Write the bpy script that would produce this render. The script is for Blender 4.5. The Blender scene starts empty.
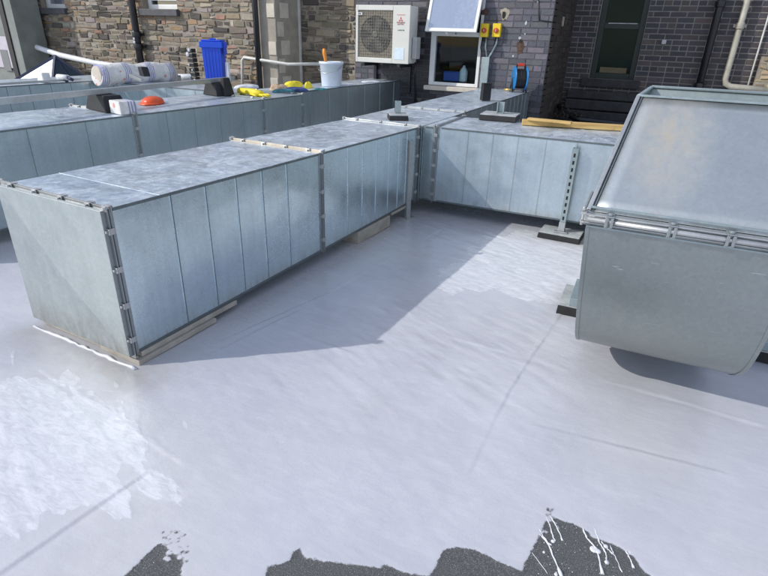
import bpy, bmesh, math, random
import numpy as np
from mathutils import Vector, Matrix
random.seed(7); np.random.seed(7)
R = math.radians
scene = bpy.context.scene
col = scene.collection

# ------------------------------------------------------------------ camera
FPX = 534.0; PITCH = R(25.25); ROLL = R(-1.863); YAW = R(24.4); CH = 1.225
fw = Vector((-math.sin(YAW)*math.cos(PITCH), math.cos(YAW)*math.cos(PITCH), -math.sin(PITCH)))
r0 = Vector((math.cos(YAW), math.sin(YAW), 0)); d0 = fw.cross(r0)
ri = r0*math.cos(ROLL)+d0*math.sin(ROLL); dn = -r0*math.sin(ROLL)+d0*math.cos(ROLL)
EYE = Vector((0, 0, CH))
cam = bpy.data.cameras.new('camera'); co = bpy.data.objects.new('camera', cam); col.objects.link(co)
m = Matrix((ri, -dn, -fw)).transposed().to_4x4(); m.translation = EYE
co.matrix_world = m; cam.sensor_width = 36; cam.lens = FPX/768*36; cam.clip_end = 500; cam.clip_start = .02
scene.camera = co

def ray(x, y): return (x-384)*ri+(y-288)*dn+FPX*fw
def atz(x, y, z): d = ray(x, y); return EYE+d*((z-CH)/d.z)          # survey: picture measurement -> point at height z
def aty(x, y, Y): d = ray(x, y); return EYE+d*(Y/d.y)               # ... -> point on the wall plane Y
def zg(x, y): return -.028-.0135*y
def gnd(x, y): d = ray(x, y); k = (-.028-CH)/(d.z+.0135*d.y); return EYE+d*k

# ------------------------------------------------------------------ materials
def newmat(name):
    mt = bpy.data.materials.new(name); mt.use_nodes = True
    nt = mt.node_tree; nt.nodes.clear()
    out = nt.nodes.new('ShaderNodeOutputMaterial'); b = nt.nodes.new('ShaderNodeBsdfPrincipled')
    nt.links.new(b.outputs[0], out.inputs[0]); return mt, nt, b
class N:
    def __init__(s, nt): s.nt = nt
    def n(s, t, **k):
        x = s.nt.nodes.new(t)
        for a, v in k.items(): setattr(x, a, v)
        return x
    def l(s, a, b): s.nt.links.new(a, b)
    def coord(s, scale=(1, 1, 1), kind='Object', rot=(0, 0, 0)):
        c = s.n('ShaderNodeTexCoord'); mp = s.n('ShaderNodeMapping'); mp.inputs['Scale'].default_value = scale
        mp.inputs['Rotation'].default_value = rot
        s.l(c.outputs[kind], mp.inputs[0]); return mp.outputs[0]
    def noise(s, vec, scale, detail=4, rough=.55, dist=0):
        x = s.n('ShaderNodeTexNoise'); x.inputs['Scale'].default_value = scale; x.inputs['Detail'].default_value = detail
        x.inputs['Roughness'].default_value = rough; x.inputs['Distortion'].default_value = dist
        s.l(vec, x.inputs['Vector']); return x.outputs['Fac']
    def ramp(s, fac, stops):
        x = s.n('ShaderNodeValToRGB'); e = x.color_ramp.elements
        while len(e) < len(stops): e.new(.5)
        for i, (p, c) in enumerate(stops):
            e[i].position = p; e[i].color = (*(c if len(c) == 3 else c[:3]), 1) if hasattr(c, '__len__') else (c, c, c, 1)
        s.l(fac, x.inputs[0]); return x.outputs[0]
    def mix(s, f, a, b, mode='MIX'):
        x = s.n('ShaderNodeMix', data_type='RGBA', blend_type=mode)
        for i, v in ((0, f), (6, a), (7, b)):
            if hasattr(v, 'is_output'): s.l(v, x.inputs[i])
            elif i == 0: x.inputs[0].default_value = v
            else: x.inputs[i].default_value = (*v, 1)
        return x.outputs[2]
    def math(s, op, a, b=0, c=0, clamp=False):
        x = s.n('ShaderNodeMath', operation=op, use_clamp=clamp)
        for i, v in ((0, a), (1, b), (2, c)):
            if hasattr(v, 'is_output'): s.l(v, x.inputs[i])
            else: x.inputs[i].default_value = v
        return x.outputs[0]
    def bump(s, h, strength, dist, nrm=None):
        x = s.n('ShaderNodeBump'); x.inputs['Strength'].default_value = strength; x.inputs['Distance'].default_value = dist
        s.l(h, x.inputs['Height'])
        if nrm is not None: s.l(nrm, x.inputs['Normal'])
        return x.outputs[0]

def simple(name, c, rough=.5, metal=0, var=.15, scale=8, bump=0, spec=.5):
    mt, nt, b = newmat(name); g = N(nt); v = g.coord()
    f = g.noise(v, scale, 6, .65)
    a = tuple(max(0, x*(1-var)) for x in c); d = tuple(min(1, x*(1+var)) for x in c)
    g.l(g.ramp(f, [(.3, a), (.7, d)]), b.inputs['Base Color'])
    b.inputs['Roughness'].default_value = rough; b.inputs['Metallic'].default_value = metal
    b.inputs['Specular IOR Level'].default_value = spec
    if bump: g.l(g.bump(g.noise(v, scale*5, 4), bump, .004), b.inputs['Normal'])
    return mt

def galv(name, base=(.47, .53, .55), rough=.36, dirt=0.0, dust=0.0, stain=None, wav=.5, metal=.85, fine=1.0, streak=.20, blot=1.0, patch=False, grime=None, scuff=.28):
    mt, nt, b = newmat(name); g = N(nt); v = g.coord()
    sp = g.n('ShaderNodeTexVoronoi'); sp.inputs['Scale'].default_value = 85; g.l(v, sp.inputs['Vector'])
    bw = g.n('ShaderNodeRGBToBW'); g.l(sp.outputs['Color'], bw.inputs[0])
    big = g.noise(v, 2.2, 5, .6, .4); mid = g.noise(v, 11, 6, .7, .6)
    st = g.noise(g.coord((14, 14, .7)), 2.0, 5, .6)                                   # vertical run marks
    k = g.math('MULTIPLY_ADD', bw.outputs[0], .10*fine, 1-.05*fine)
    k = g.math('MULTIPLY', k, g.math('MULTIPLY_ADD', big, .34*blot, 1-.17*blot))
    k = g.math('MULTIPLY', k, g.math('MULTIPLY_ADD', mid, .22*blot, 1-.11*blot))
    k = g.math('MULTIPLY', k, g.math('MULTIPLY_ADD', st, streak, 1-streak/2))
    cmb = g.n('ShaderNodeCombineColor')
    for i, c in enumerate(base): g.l(g.math('MULTIPLY', k, c), cmb.inputs[i])
    colr = cmb.outputs[0]
    ro = g.math('MULTIPLY_ADD', mid, .22*blot, rough-.11*blot)
    ro = g.math('MULTIPLY_ADD', big, .16*blot, g.math('SUBTRACT', ro, .08*blot))
    me = None
    sc1 = g.ramp(g.noise(g.coord((3, 3, 42), rot=(.12, .2, .1)), 3.2, 3, .5, .3), [(.715, 0.), (.74, .45)])       # thin scratches
    sc2 = g.ramp(g.noise(v, 26, 9, .8, 2.0), [(.68, 0.), (.78, scuff)])                                        # scuffs
    sc = g.math('MAXIMUM', sc1, sc2); colr = g.mix(sc, colr, (.70, .72, .72)); ro = g.math('ADD', ro, g.math('MULTIPLY', sc, .2))
    if grime:
        sx_ = g.n('ShaderNodeSeparateXYZ'); g.l(v, sx_.inputs[0])
        zz = g.math('SUBTRACT', 1, g.math('MULTIPLY', g.math('ABSOLUTE', g.math('SUBTRACT', sx_.outputs[2], grime[0])), 1/grime[1]), clamp=True)
        gm = g.math('MULTIPLY', g.math('POWER', zz, 1.6), g.ramp(g.noise(g.coord((1, 1, .35)), 13, 8, .75, .6), [(.36, 0.), (.62, 1.)]))
        gm = g.math('MULTIPLY', gm, grime[2], clamp=True); colr = g.mix(gm, colr, (.17, .155, .13)); ro = g.math('ADD', ro, g.math('MULTIPLY', gm, .3)); me = gm
    if dirt:
        dm = g.ramp(g.noise(v, 5.5, 8, .72, .8), [(.52-.12*dirt, 0.), (.80, .75*dirt)])
        colr = g.mix(dm, colr, (.20, .18, .155)); ro = g.math('ADD', ro, g.math('MULTIPLY', dm, .3)); me = dm if me is None else g.math('MAXIMUM', me, dm)
    if dust:
        ds = g.ramp(g.noise(v, 17, 9, .75, 1.2), [(.50, 0.), (.72, dust)])
        colr = g.mix(ds, colr, (.62, .64, .66)); ro = g.math('ADD', ro, g.math('MULTIPLY', ds, .35))
        me = ds if me is None else g.math('MAXIMUM', me, ds)
    if patch:
        p1 = g.ramp(g.noise(g.coord((1, 1.6, 1), rot=(0, 0, .5)), 6.5, 10, .78, 1.4), [(.44, 0.), (.60, .8)])
        p2 = g.ramp(g.noise(g.coord((2.4, .8, 1)), 5.0, 9, .75, .8), [(.52, 0.), (.72, .8)])
        colr = g.mix(p1, colr, (.40, .47, .56)); colr = g.mix(p2, colr, (.66, .69, .71)); ro = g.math('ADD', ro, g.math('MULTIPLY', p2, .25))
        me = g.math('MAXIMUM', me, g.math('MULTIPLY', p2, .7))
    if stain is not None:
        (cx, cy, cz), (sx, sy, sz), c, amt = stain
        mp = g.n('ShaderNodeMapping', vector_type='POINT'); tc = g.n('ShaderNodeTexCoord')
        mp.inputs['Location'].default_value = (-cx/sx, -cy/sy, -cz/sz); mp.inputs['Scale'].default_value = (1/sx, 1/sy, 1/sz)
        g.l(tc.outputs['Object'], mp.inputs[0])
        ln = g.n('ShaderNodeVectorMath', operation='LENGTH'); g.l(mp.outputs[0], ln.inputs[0])
        s1 = g.noise(g.coord((16, 16, 2.0)), 1.4, 6, .6)
        mk = g.math('MULTIPLY', g.math('SUBTRACT', 1.0, ln.outputs['Value'], clamp=True), g.math('MULTIPLY_ADD', s1, 2.2, -.45, clamp=True))
        mk = g.math('MULTIPLY', mk, amt, clamp=True)
        colr = g.mix(mk, colr, c); ro = g.math('ADD', ro, g.math('MULTIPLY', mk, .25))
        me = mk if me is None else g.math('MAXIMUM', me, mk)
    if me is not None: g.l(g.math('MULTIPLY', g.math('SUBTRACT', 1, me, clamp=True), metal), b.inputs['Metallic'])
    else: b.inputs['Metallic'].default_value = metal
    g.l(colr, b.inputs['Base Color']); g.l(ro, b.inputs['Roughness'])
    h = g.noise(g.coord((1, 1, 1)), 3.0, 2, .4)
    nb = g.bump(h, wav, .03)
    g.l(g.bump(g.noise(v, 60, 3), .12, .002, nb), b.inputs['Normal'])
    return mt

M = {}
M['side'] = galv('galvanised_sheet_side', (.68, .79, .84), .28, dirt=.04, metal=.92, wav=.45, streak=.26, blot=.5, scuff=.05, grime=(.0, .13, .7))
M['side_dark'] = galv('galvanised_sheet_shaded_side', (.47, .55, .575), .34, metal=.9, blot=.7, scuff=.1, wav=.3, streak=.3)  # darker copy of the side sheet, shade put into its colour
M['top'] = galv('galvanised_sheet_weathered_top', (.66, .75, .82), .34, dirt=.5, dust=.8, metal=.65, blot=1.7, streak=0, patch=True)
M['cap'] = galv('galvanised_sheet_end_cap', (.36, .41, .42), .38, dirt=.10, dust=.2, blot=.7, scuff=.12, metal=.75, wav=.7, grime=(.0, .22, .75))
M['cross'] = galv('galvanised_sheet_cross_duct', (.56, .64, .69), .33, metal=.85, streak=.24, blot=.6, scuff=.10, wav=.6, grime=(.03, .10, .6))
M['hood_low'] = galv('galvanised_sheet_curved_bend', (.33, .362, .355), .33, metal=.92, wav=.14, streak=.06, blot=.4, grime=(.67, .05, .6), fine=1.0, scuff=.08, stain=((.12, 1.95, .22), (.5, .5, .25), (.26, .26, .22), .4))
M['hood_up'] = galv('galvanised_sheet_rust_streaked', (.46, .505, .525), .42, metal=.8, wav=.08, streak=.05, blot=.35, grime=(.70, .06, .6), fine=1.0, scuff=.06, stain=((.10, 2.2, .95), (.16, .6, .30), (.36, .30, .22), .8))
M['inner'] = galv('galvanised_sheet_inside', (.30, .35, .34), .5, metal=.7)
M['seam'] = galv('galvanised_corner_seam', (.17, .20, .21), .45, dirt=.3, metal=.7)
M['top_seam'] = galv('galvanised_top_seam', (.60, .65, .68), .5, dirt=.8, metal=.5)
M['flange_side'] = galv('galvanised_angle_shaded', (.33, .36, .37), .42, dirt=.5, metal=.7)  # darker copy of the angle steel, shade of the vertical lips painted in
M['flange'] = galv('galvanised_angle', (.50, .52, .525), .36, dirt=.35, metal=.75)
M['flange_rusty'] = galv('galvanised_angle_tan_sealant', (.60, .55, .46), .5, dirt=.5, metal=.3)
M['flange_dark'] = galv('galvanised_angle_dark', (.20, .23, .24), .45, dirt=.4, metal=.7)
M['clamp'] = galv('zinc_clamp', (.50, .51, .51), .34, dirt=.4, metal=.7)
M['channel'] = galv('galvanised_channel', (.36, .43, .44), .42, dust=.25, metal=.75)
M['rubber'] = simple('black_rubber', (.016, .016, .017), .75, var=.4, bump=.3)
M['black_plastic'] = simple('black_plastic', (.012, .012, .013), .4, var=.3)
M['pad_top'] = simple('grey_pad_top', (.34, .36, .36), .7, var=.3, scale=14, bump=.3)
M['pack'] = simple('grey_weathered_board', (.40, .37, .32), .8, var=.25, scale=9, bump=.3)
M['slot'] = simple('dark_slot', (.01, .012, .012), .8)
M['white_pvc'] = simple('white_upvc', (.74, .75, .74), .35, var=.06)
M['cream'] = simple('cream_painted_stone', (.55, .50, .42), .7, var=.15, bump=.4)
M['sill'] = simple('dark_slate_sill', (.07, .072, .078), .6, var=.35, scale=12, bump=.5)
M['ac_white'] = simple('off_white_enamel', (.62, .62, .57), .35, var=.06, scale=3)
M['ac_grey'] = simple('shaded_grey_plastic', (.42, .43, .42), .5, var=.1)  # grey with the shade of the unit's side mixed in
M['ac_fin'] = simple('coil_fins', (.24, .215, .17), .55, metal=.3, var=.4, scale=30)
M['ac_dark'] = simple('fan_shroud_dark', (.05, .05, .05), .6)
M['red'] = simple('logo_red', (.55, .03, .04), .4, var=.05)
M['darkred'] = simple('logo_dark_red', (.30, .04, .05), .5, var=.05)
M['pink'] = simple('faded_red', (.65, .25, .25), .5, var=.05)
M['green_txt'] = simple('dark_green_ink', (.05, .12, .10), .5)
M['sticker'] = simple('pale_blue_sticker', (.62, .72, .78), .4, var=.1, scale=25)
M['yellow'] = simple('yellow_enclosure', (.78, .58, .02), .4, var=.05)
M['red_sw'] = simple('red_switch', (.62, .05, .02), .4, var=.05)
M['blue_bin'] = simple('blue_polythene', (.008, .07, .60), .38, var=.12, scale=5)
M['blue_reel'] = simple('blue_reel_plastic', (.012, .15, .38), .4, var=.15)
M['bucket'] = simple('white_bucket_plastic', (.66, .72, .80), .4, var=.06)
M['orange'] = simple('orange_handle', (.75, .27, .03), .45, var=.1)
M['redorange'] = simple('orange_red_plastic', (.70, .09, .02), .35, var=.15, scale=20)
M['yellow_cloth'] = simple('yellow_rubber_glove', (.80, .66, .03), .5, var=.15, scale=20, bump=.5)
M['rag_blue'] = simple('dark_blue_rag', (.04, .07, .20), .8, var=.5, scale=18, bump=.9)
M['rag_teal'] = simple('teal_rag', (.05, .20, .22), .8, var=.4, scale=18, bump=.9)
M['rag_tan'] = simple('tan_rag', (.50, .36, .24), .8, var=.4, scale=22, bump=.9)
M['rag_white'] = simple('white_sheet', (.66, .68, .72), .6, var=.15, scale=12, bump=.4)
M['timber'] = None
M['white_wrap'] = simple('white_polythene_wrap', (.72, .74, .76), .35, var=.15, scale=10, bump=.5)
M['white_pipe'] = simple('white_painted_pipe', (.60, .60, .56), .45, var=.15, scale=10)
M['cream_pipe'] = simple('cream_painted_pipe', (.40, .38, .31), .5, var=.2, scale=8)
M['black_pipe'] = simple('black_painted_iron', (.014, .015, .018), .38, var=.4, scale=12, bump=.3)
M['render'] = simple('grey_cement_render', (.33, .30, .25), .85, var=.25, scale=4, bump=.6)
M['dark_frame'] = simple('dark_green_paint', (.008, .018, .014), .4, var=.3)
M['dark_stone'] = simple('very_dark_stone', (.035, .034, .036), .75, var=.5, scale=6, bump=.6)  # very dark stone colour for the plinth, kerb and green window's sill
M['slate_frame'] = simple('grey_cladding', (.20, .22, .20), .6, var=.2, scale=3)
M['lilac_panel'] = simple('pale_lilac_panel', (.50, .47, .52), .5, var=.1)
M['navy'] = simple('navy_frame', (.03, .04, .08), .45, var=.2)
M['white_mark'] = simple('white_mark', (.50, .50, .53), .7, var=.2)
M['putty'] = simple('pale_filler', (.34, .30, .235), .85, var=.4, scale=25, bump=.6)
M['rust'] = simple('rusty_hole', (.085, .05, .035), .85, var=.5, scale=30, bump=.6)
M['dark_room'] = simple('dark_interior', (.06, .055, .05), .9)
M['beige'] = simple('beige_blind', (.16, .13, .07), .7, var=.2)
M['brass'] = simple('brass_tip', (.6, .42, .15), .35, metal=.7)
M['debris'] = simple('plant_litter', (.06, .05, .035), .9, var=.6, scale=20, bump=.6)

def timber():
    mt, nt, b = newmat('pine_timber'); g = N(nt)
    f = g.noise(g.coord((1.2, 22, 22)), 2.5, 6, .65, .5); k = g.noise(g.coord((6, 6, 6)), 1.3, 4, .6, 1)
    c = g.ramp(f, [(.3, (.36, .22, .07)), (.55, (.56, .38, .14)), (.8, (.66, .50, .22))])
    g.l(g.mix(g.ramp(k, [(.62, 0.), (.75, .5)]), c, (.22, .13, .05)), b.inputs['Base Color']); b.inputs['Roughness'].default_value = .7
    g.l(g.bump(f, .3, .003), b.inputs['Normal']); return mt
M['timber'] = timber()

def glass(name, tint, rough=.03, metal=0):
    mt, nt, b = newmat(name); g = N(nt)
    c = g.noise(g.coord(), 4, 5, .6)
    g.l(g.ramp(c, [(.3, tuple(x*.7 for x in tint)), (.7, tint)]), b.inputs['Base Color'])
    b.inputs['Roughness'].default_value = rough; b.inputs['Specular IOR Level'].default_value = 1.0; b.inputs['IOR'].default_value = 1.6
    b.inputs['Coat Weight'].default_value = .6; b.inputs['Coat Roughness'].default_value = .02
    return mt
M['glass_dark'] = glass('dark_window_glass', (.022, .03, .026))
M['glass_green'] = glass('dark_green_window_glass', (.003, .020, .012), .12)
for n_ in M['glass_green'].node_tree.nodes:
    if n_.type == 'BSDF_PRINCIPLED': n_.inputs['Coat Weight'].default_value = 0; n_.inputs['IOR'].default_value = 1.35; n_.inputs['Specular IOR Level'].default_value = .25
def skyglass():
    mt, nt, b = newmat('sky_reflecting_glass'); g = N(nt)
    b.inputs['Base Color'].default_value = (.55, .60, .68, 1); b.inputs['Metallic'].default_value = .75; b.inputs['Roughness'].default_value = .04
    g.l(g.bump(g.noise(g.coord(), 5, 2), .3, .01), b.inputs['Normal']); return mt
M['glass_sky'] = skyglass()
M['glass_roof'] = simple('milky_rooflight_glass', (.22, .32, .52), .15, var=.15, scale=3)
def clearglass():
    mt, nt, b = newmat('clear_window_glass'); b.inputs['Base Color'].default_value = (.9, .95, .95, 1)
    b.inputs['Roughness'].default_value = .02; b.inputs['Transmission Weight'].default_value = 1; b.inputs['IOR'].default_value = 1.25; return mt
M['glass_clear'] = clearglass()

def masonry(name, rough, bumpk, spec=.5, soot=.25, drips=False):
    mt, nt, b = newmat(name); g = N(nt); v = g.coord()
    a = g.n('ShaderNodeAttribute', attribute_name='col')
    f = g.noise(v, 35, 8, .7); f2 = g.noise(v, 3.5, 6, .65)
    k = g.math('MULTIPLY', g.math('MULTIPLY_ADD', f, .7, .62), g.math('MULTIPLY_ADD', f2, 2*soot, 1-soot))
    c = g.mix(1.0, a.outputs['Color'], (1, 1, 1), 'MULTIPLY')
    x = g.n('ShaderNodeVectorMath', operation='SCALE'); g.l(c, x.inputs[0]); g.l(k, x.inputs['Scale'])
    c = x.outputs[0]
    if drips:
        w = g.ramp(g.noise(g.coord((1, 1, .5)), 16, 9, .8, 1.5), [(.66, 0.), (.74, .4)])
        c = g.mix(w, c, (.42, .42, .46))
    g.l(c, b.inputs['Base Color'])
    g.l(g.math('MULTIPLY_ADD', f, .3, rough-.15), b.inputs['Roughness']); b.inputs['Specular IOR Level'].default_value = spec
    g.l(g.bump(g.math('ADD', f, g.math('MULTIPLY', g.noise(v, 90, 4), .5)), bumpk, .012), b.inputs['Normal'])
    return mt
M['rubble'] = masonry('rubble_stone', .85, .8)
M['purple'] = masonry('glazed_purple_brick', .42, .45, .6, .3, True)
M['darkbrick'] = masonry('dark_engineering_brick', .5, .6, .5, .5)
M['mortar'] = simple('lime_mortar', (.27, .24, .195), .9, var=.3, scale=9, bump=.8)
M['mortar_purple'] = simple('painted_mortar', (.085, .082, .10), .8, var=.4, scale=9, bump=.6)
M['mortar_grey'] = simple('grey_mortar', (.22, .205, .19), .9, var=.25, scale=9, bump=.6)
M['mortar_dark'] = simple('dark_mortar', (.04, .037, .034), .9, var=.3, scale=9, bump=.6)

def wrapmat():
    mt, nt, b = newmat('printed_membrane_wrap'); g = N(nt)
    v = g.coord(); base = g.ramp(g.noise(v, 12, 6, .65, .8), [(.3, (.55, .54, .52)), (.7, (.82, .81, .77))])
    wv = g.n('ShaderNodeTexWave', wave_type='BANDS', bands_direction='Y'); wv.inputs['Scale'].default_value = 14; wv.inputs['Distortion'].default_value = 2.5
    wv.inputs['Detail'].default_value = 1; g.l(v, wv.inputs['Vector'])
    sel = g.n('ShaderNodeTexWave', wave_type='BANDS', bands_direction='Y'); sel.inputs['Scale'].default_value = 1.05; sel.inputs['Phase Offset'].default_value = 2.2
    g.l(v, sel.inputs['Vector'])
    selm = g.math('GREATER_THAN', sel.outputs['Fac'], .78)
    blue = g.math('MULTIPLY', g.math('GREATER_THAN', wv.outputs['Fac'], .55), selm)
    c = g.mix(g.math('MULTIPLY', blue, .75), base, (.12, .13, .42))
    vo = g.n('ShaderNodeTexVoronoi'); vo.inputs['Scale'].default_value = 9; g.l(v, vo.inputs['Vector'])
    rd = g.math('MULTIPLY', g.math('LESS_THAN', vo.outputs['Distance'], .17), g.math('SUBTRACT', 1, selm))
    c = g.mix(g.math('MULTIPLY', rd, .7), c, (.62, .13, .07))
    g.l(c, b.inputs['Base Color']); b.inputs['Roughness'].default_value = .4
    g.l(g.bump(g.noise(v, 14, 4), .8, .02), b.inputs['Normal']); return mt
M['wrap'] = wrapmat()

# ------------------------------------------------------------------ mesh helpers
class MB:
    def __init__(s): s.v = []; s.f = []; s.sm = []; s.mi = []; s.cur = 0
    def face(s, idx, smooth=False): s.f.append(idx); s.sm.append(smooth); s.mi.append(s.cur)
    def quad(s, a, b, c, d):
        i = len(s.v); s.v += [tuple(a), tuple(b), tuple(c), tuple(d)]; s.face((i, i+1, i+2, i+3))
    def hexa(s, p):          # p: 8 points, bottom 4 ccw, top 4 ccw
        i = len(s.v); s.v += [tuple(q) for q in p]
        for f in ((3, 2, 1, 0), (4, 5, 6, 7), (0, 1, 5, 4), (1, 2, 6, 5), (2, 3, 7, 6), (3, 0, 4, 7)): s.face(tuple(i+k for k in f))
    def box(s, x0, x1, y0, y1, z0, z1, mat=None):
        p = [(x0, y0, z0), (x1, y0, z0), (x1, y1, z0), (x0, y1, z0), (x0, y0, z1), (x1, y0, z1), (x1, y1, z1), (x0, y1, z1)]
        if mat is not None: p = [mat @ Vector(q) for q in p]
        s.hexa(p)
    def bar(s, a, b, w, h, up=(0, 0, 1)):     # bar from a to b with width w, height h
        a = Vector(a); b = Vector(b); d = (b-a).normalized(); u = Vector(up)
        x = d.cross(u)
        if x.length < 1e-4: x = d.cross(Vector((1, 0, 0)))
        x.normalize(); u = x.cross(d)
        q = []
        for c in (a, b): q.append([c-x*w/2-u*h/2, c+x*w/2-u*h/2, c+x*w/2+u*h/2, c-x*w/2+u*h/2])
        s.hexa([q[0][0], q[0][1], q[1][1], q[1][0], q[0][3], q[0][2], q[1][2], q[1][3]])
    def tube(s, pts, r, n=12, caps=True, smooth=True):
        pts = [Vector(p) for p in pts]; rs = r if hasattr(r, '__len__') else [r]*len(pts)
        rings = []; prev = None
        for i, p in enumerate(pts):
            d = (pts[min(i+1, len(pts)-1)]-pts[max(i-1, 0)]).normalized()
            u = Vector((0, 0, 1)) if abs(d.z) < .9 else Vector((0, 1, 0))
            if prev is not None: u = prev
            x = d.cross(u).normalized(); u = x.cross(d).normalized(); prev = u
            i0 = len(s.v)
            for k in range(n):
                a = 2*math.pi*k/n; s.v.append(tuple(p+(x*math.cos(a)+u*math.sin(a))*rs[i]))
            rings.append(i0)
        for a, b in zip(rings, rings[1:]):
            for k in range(n): s.face((a+k, a+(k+1) % n, b+(k+1) % n, b+k), smooth)
        if caps:
            s.face(tuple(rings[0]+k for k in range(n))[::-1]); s.face(tuple(rings[-1]+k for k in range(n)))
    def lathe(s, prof, c=(0, 0, 0), n=24, sx=1, sy=1, mat=None, smooth=True):
        c = Vector(c); rings = []
        for r, z in prof:
            i0 = len(s.v); rings.append(i0)
            for k in range(n):
                a = 2*math.pi*k/n; p = Vector((r*sx*math.cos(a), r*sy*math.sin(a), z))
                if mat is not None: p = mat @ p
                s.v.append(tuple(p+c))
        for a, b in zip(rings, rings[1:]):
            for k in range(n): s.face((a+k, a+(k+1) % n, b+(k+1) % n, b+k), smooth)
        s.face(tuple(rings[0]+k for k in range(n))[::-1]); s.face(tuple(rings[-1]+k for k in range(n)))
    def build(s, name, mat, parent=None, bevel=0, colors=None, loc=None):
        me = bpy.data.meshes.new(name); me.from_pydata(s.v, [], s.f); me.update()
        me.polygons.foreach_set('use_smooth', s.sm); me.polygons.foreach_set('material_index', s.mi)
        if colors is not None:
            at = me.attributes.new('col', 'FLOAT_COLOR', 'POINT')
            at.data.foreach_set('color', np.array(colors, dtype=np.float32).ravel())
        o = bpy.data.objects.new(name, me); col.objects.link(o)
        if isinstance(mat, (list, tuple)):
            for q in mat: me.materials.append(q)
        else: me.materials.append(mat)
        if parent is not None: o.parent = parent
        if loc is not None: o.location = loc
        if bevel:
            bv = o.modifiers.new('bevel', 'BEVEL'); bv.width = bevel; bv.segments = 2; bv.limit_method = 'ANGLE'; bv.angle_limit = R(40)
        return o
def tag(o, label=None, cat=None, group=None, kind=None):
    if label: o['label'] = label
    if cat: o['category'] = cat
    if group: o['group'] = group
    if kind: o['kind'] = kind
    return o
def empty(name, loc=(0, 0, 0), rz=0, **k):
    o = bpy.data.objects.new(name, None); o.empty_display_size = .1; col.objects.link(o); o.location = loc; o.rotation_euler = (0, 0, rz)
    return tag(o, **k)
def rotm(rz, loc=(0, 0, 0), rx=0, ry=0):
    return Matrix.Translation(loc) @ Matrix.Rotation(rz, 4, 'Z') @ Matrix.Rotation(ry, 4, 'Y') @ Matrix.Rotation(rx, 4, 'X')

# ------------------------------------------------------------------ world and sun
SUN_EL = R(33.5); SX, SY = .779, .627            # light travels towards (+x, +y)
w = bpy.data.worlds.new('World'); scene.world = w; w.use_nodes = True
nt = w.node_tree; nt.nodes.clear(); g = N(nt)
out = g.n('ShaderNodeOutputWorld'); bg = g.n('ShaderNodeBackground'); sky = g.n('ShaderNodeTexSky', sky_type='NISHITA')
sky.sun_disc = False; sky.sun_elevation = SUN_EL; sky.sun_rotation = math.atan2(-SX, -SY)
sky.air_density = 1.0; sky.dust_density = .6; sky.ozone_density = 1.2
tc = g.n('ShaderNodeTexCoord')
mp = g.n('ShaderNodeMapping'); mp.inputs['Scale'].default_value = (1, 1, 2.2); g.l(tc.outputs['Generated'], mp.inputs[0])
cl = g.ramp(g.noise(mp.outputs[0], 2.3, 8, .6, .3), [(.42, 0.), (.62, 1.)])
g.l(g.mix(g.math('MULTIPLY', cl, .80), sky.outputs[0], (10.5, 10.8, 12.4)), bg.inputs[0])
bg.inputs[1].default_value = .138
g.l(bg.outputs[0], out.inputs[0])
sl = bpy.data.lights.new('sun', 'SUN'); sl.energy = 3.15; sl.angle = R(.53); sl.color = (1, .955, .89)
so = bpy.data.objects.new('sun', sl); col.objects.link(so)
dirv = Vector((SX*math.cos(SUN_EL), SY*math.cos(SUN_EL), -math.sin(SUN_EL)))
so.rotation_euler = dirv.to_track_quat('-Z', 'Y').to_euler(); so.location = (-8, -6, 8)

# ------------------------------------------------------------------ roof surface
def segd(X, Y, a, b):
    ax, ay = a[0], a[1]; dx, dy = b[0]-ax, b[1]-ay; L = dx*dx+dy*dy
    t = np.clip(((X-ax)*dx+(Y-ay)*dy)/L, 0, 1); return np.hypot(X-(ax+t*dx), Y-(ay+t*dy))
def polysd(X, Y, poly):
    d = np.full(X.shape, 1e9); ins = np.zeros(X.shape, bool); n = len(poly)
    for i in range(n):
        a = poly[i]; b = poly[(i+1) % n]; d = np.minimum(d, segd(X, Y, a, b))
        c = ((a[1] > Y) != (b[1] > Y)); den = (b[1]-a[1]) if abs(b[1]-a[1]) > 1e-9 else 1e-9
        ins ^= c & (X < (b[0]-a[0])*(Y-a[1])/den+a[0])
    return np.where(ins, d, -d)
def gp(*px): return [tuple(gnd(x, y))[:2] for x, y in px]
def vnoise(X, Y, s, seed):
    rs = np.random.RandomState(seed); T = rs.rand(257, 257); x = X*s+1000; y = Y*s+1000
    xi = np.floor(x).astype(int); yi = np.floor(y).astype(int); fx = x-xi; fy = y-yi
    fx = fx*fx*(3-2*fx); fy = fy*fy*(3-2*fy)
    a = T[xi % 256, yi % 256]; b = T[(xi+1) % 256, yi % 256]; c = T[xi % 256, (yi+1) % 256]; d = T[(xi+1) % 256, (yi+1) % 256]
    return (a*(1-fx)+b*fx)*(1-fy)+(c*(1-fx)+d*fx)*fy-.5
def fbm(X, Y, s, seed, o=4):
    r = 0; a = 1
    for k in range(o): r = r+a*vnoise(X, Y, s*2**k, seed+k); a *= .5
    return r

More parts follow.
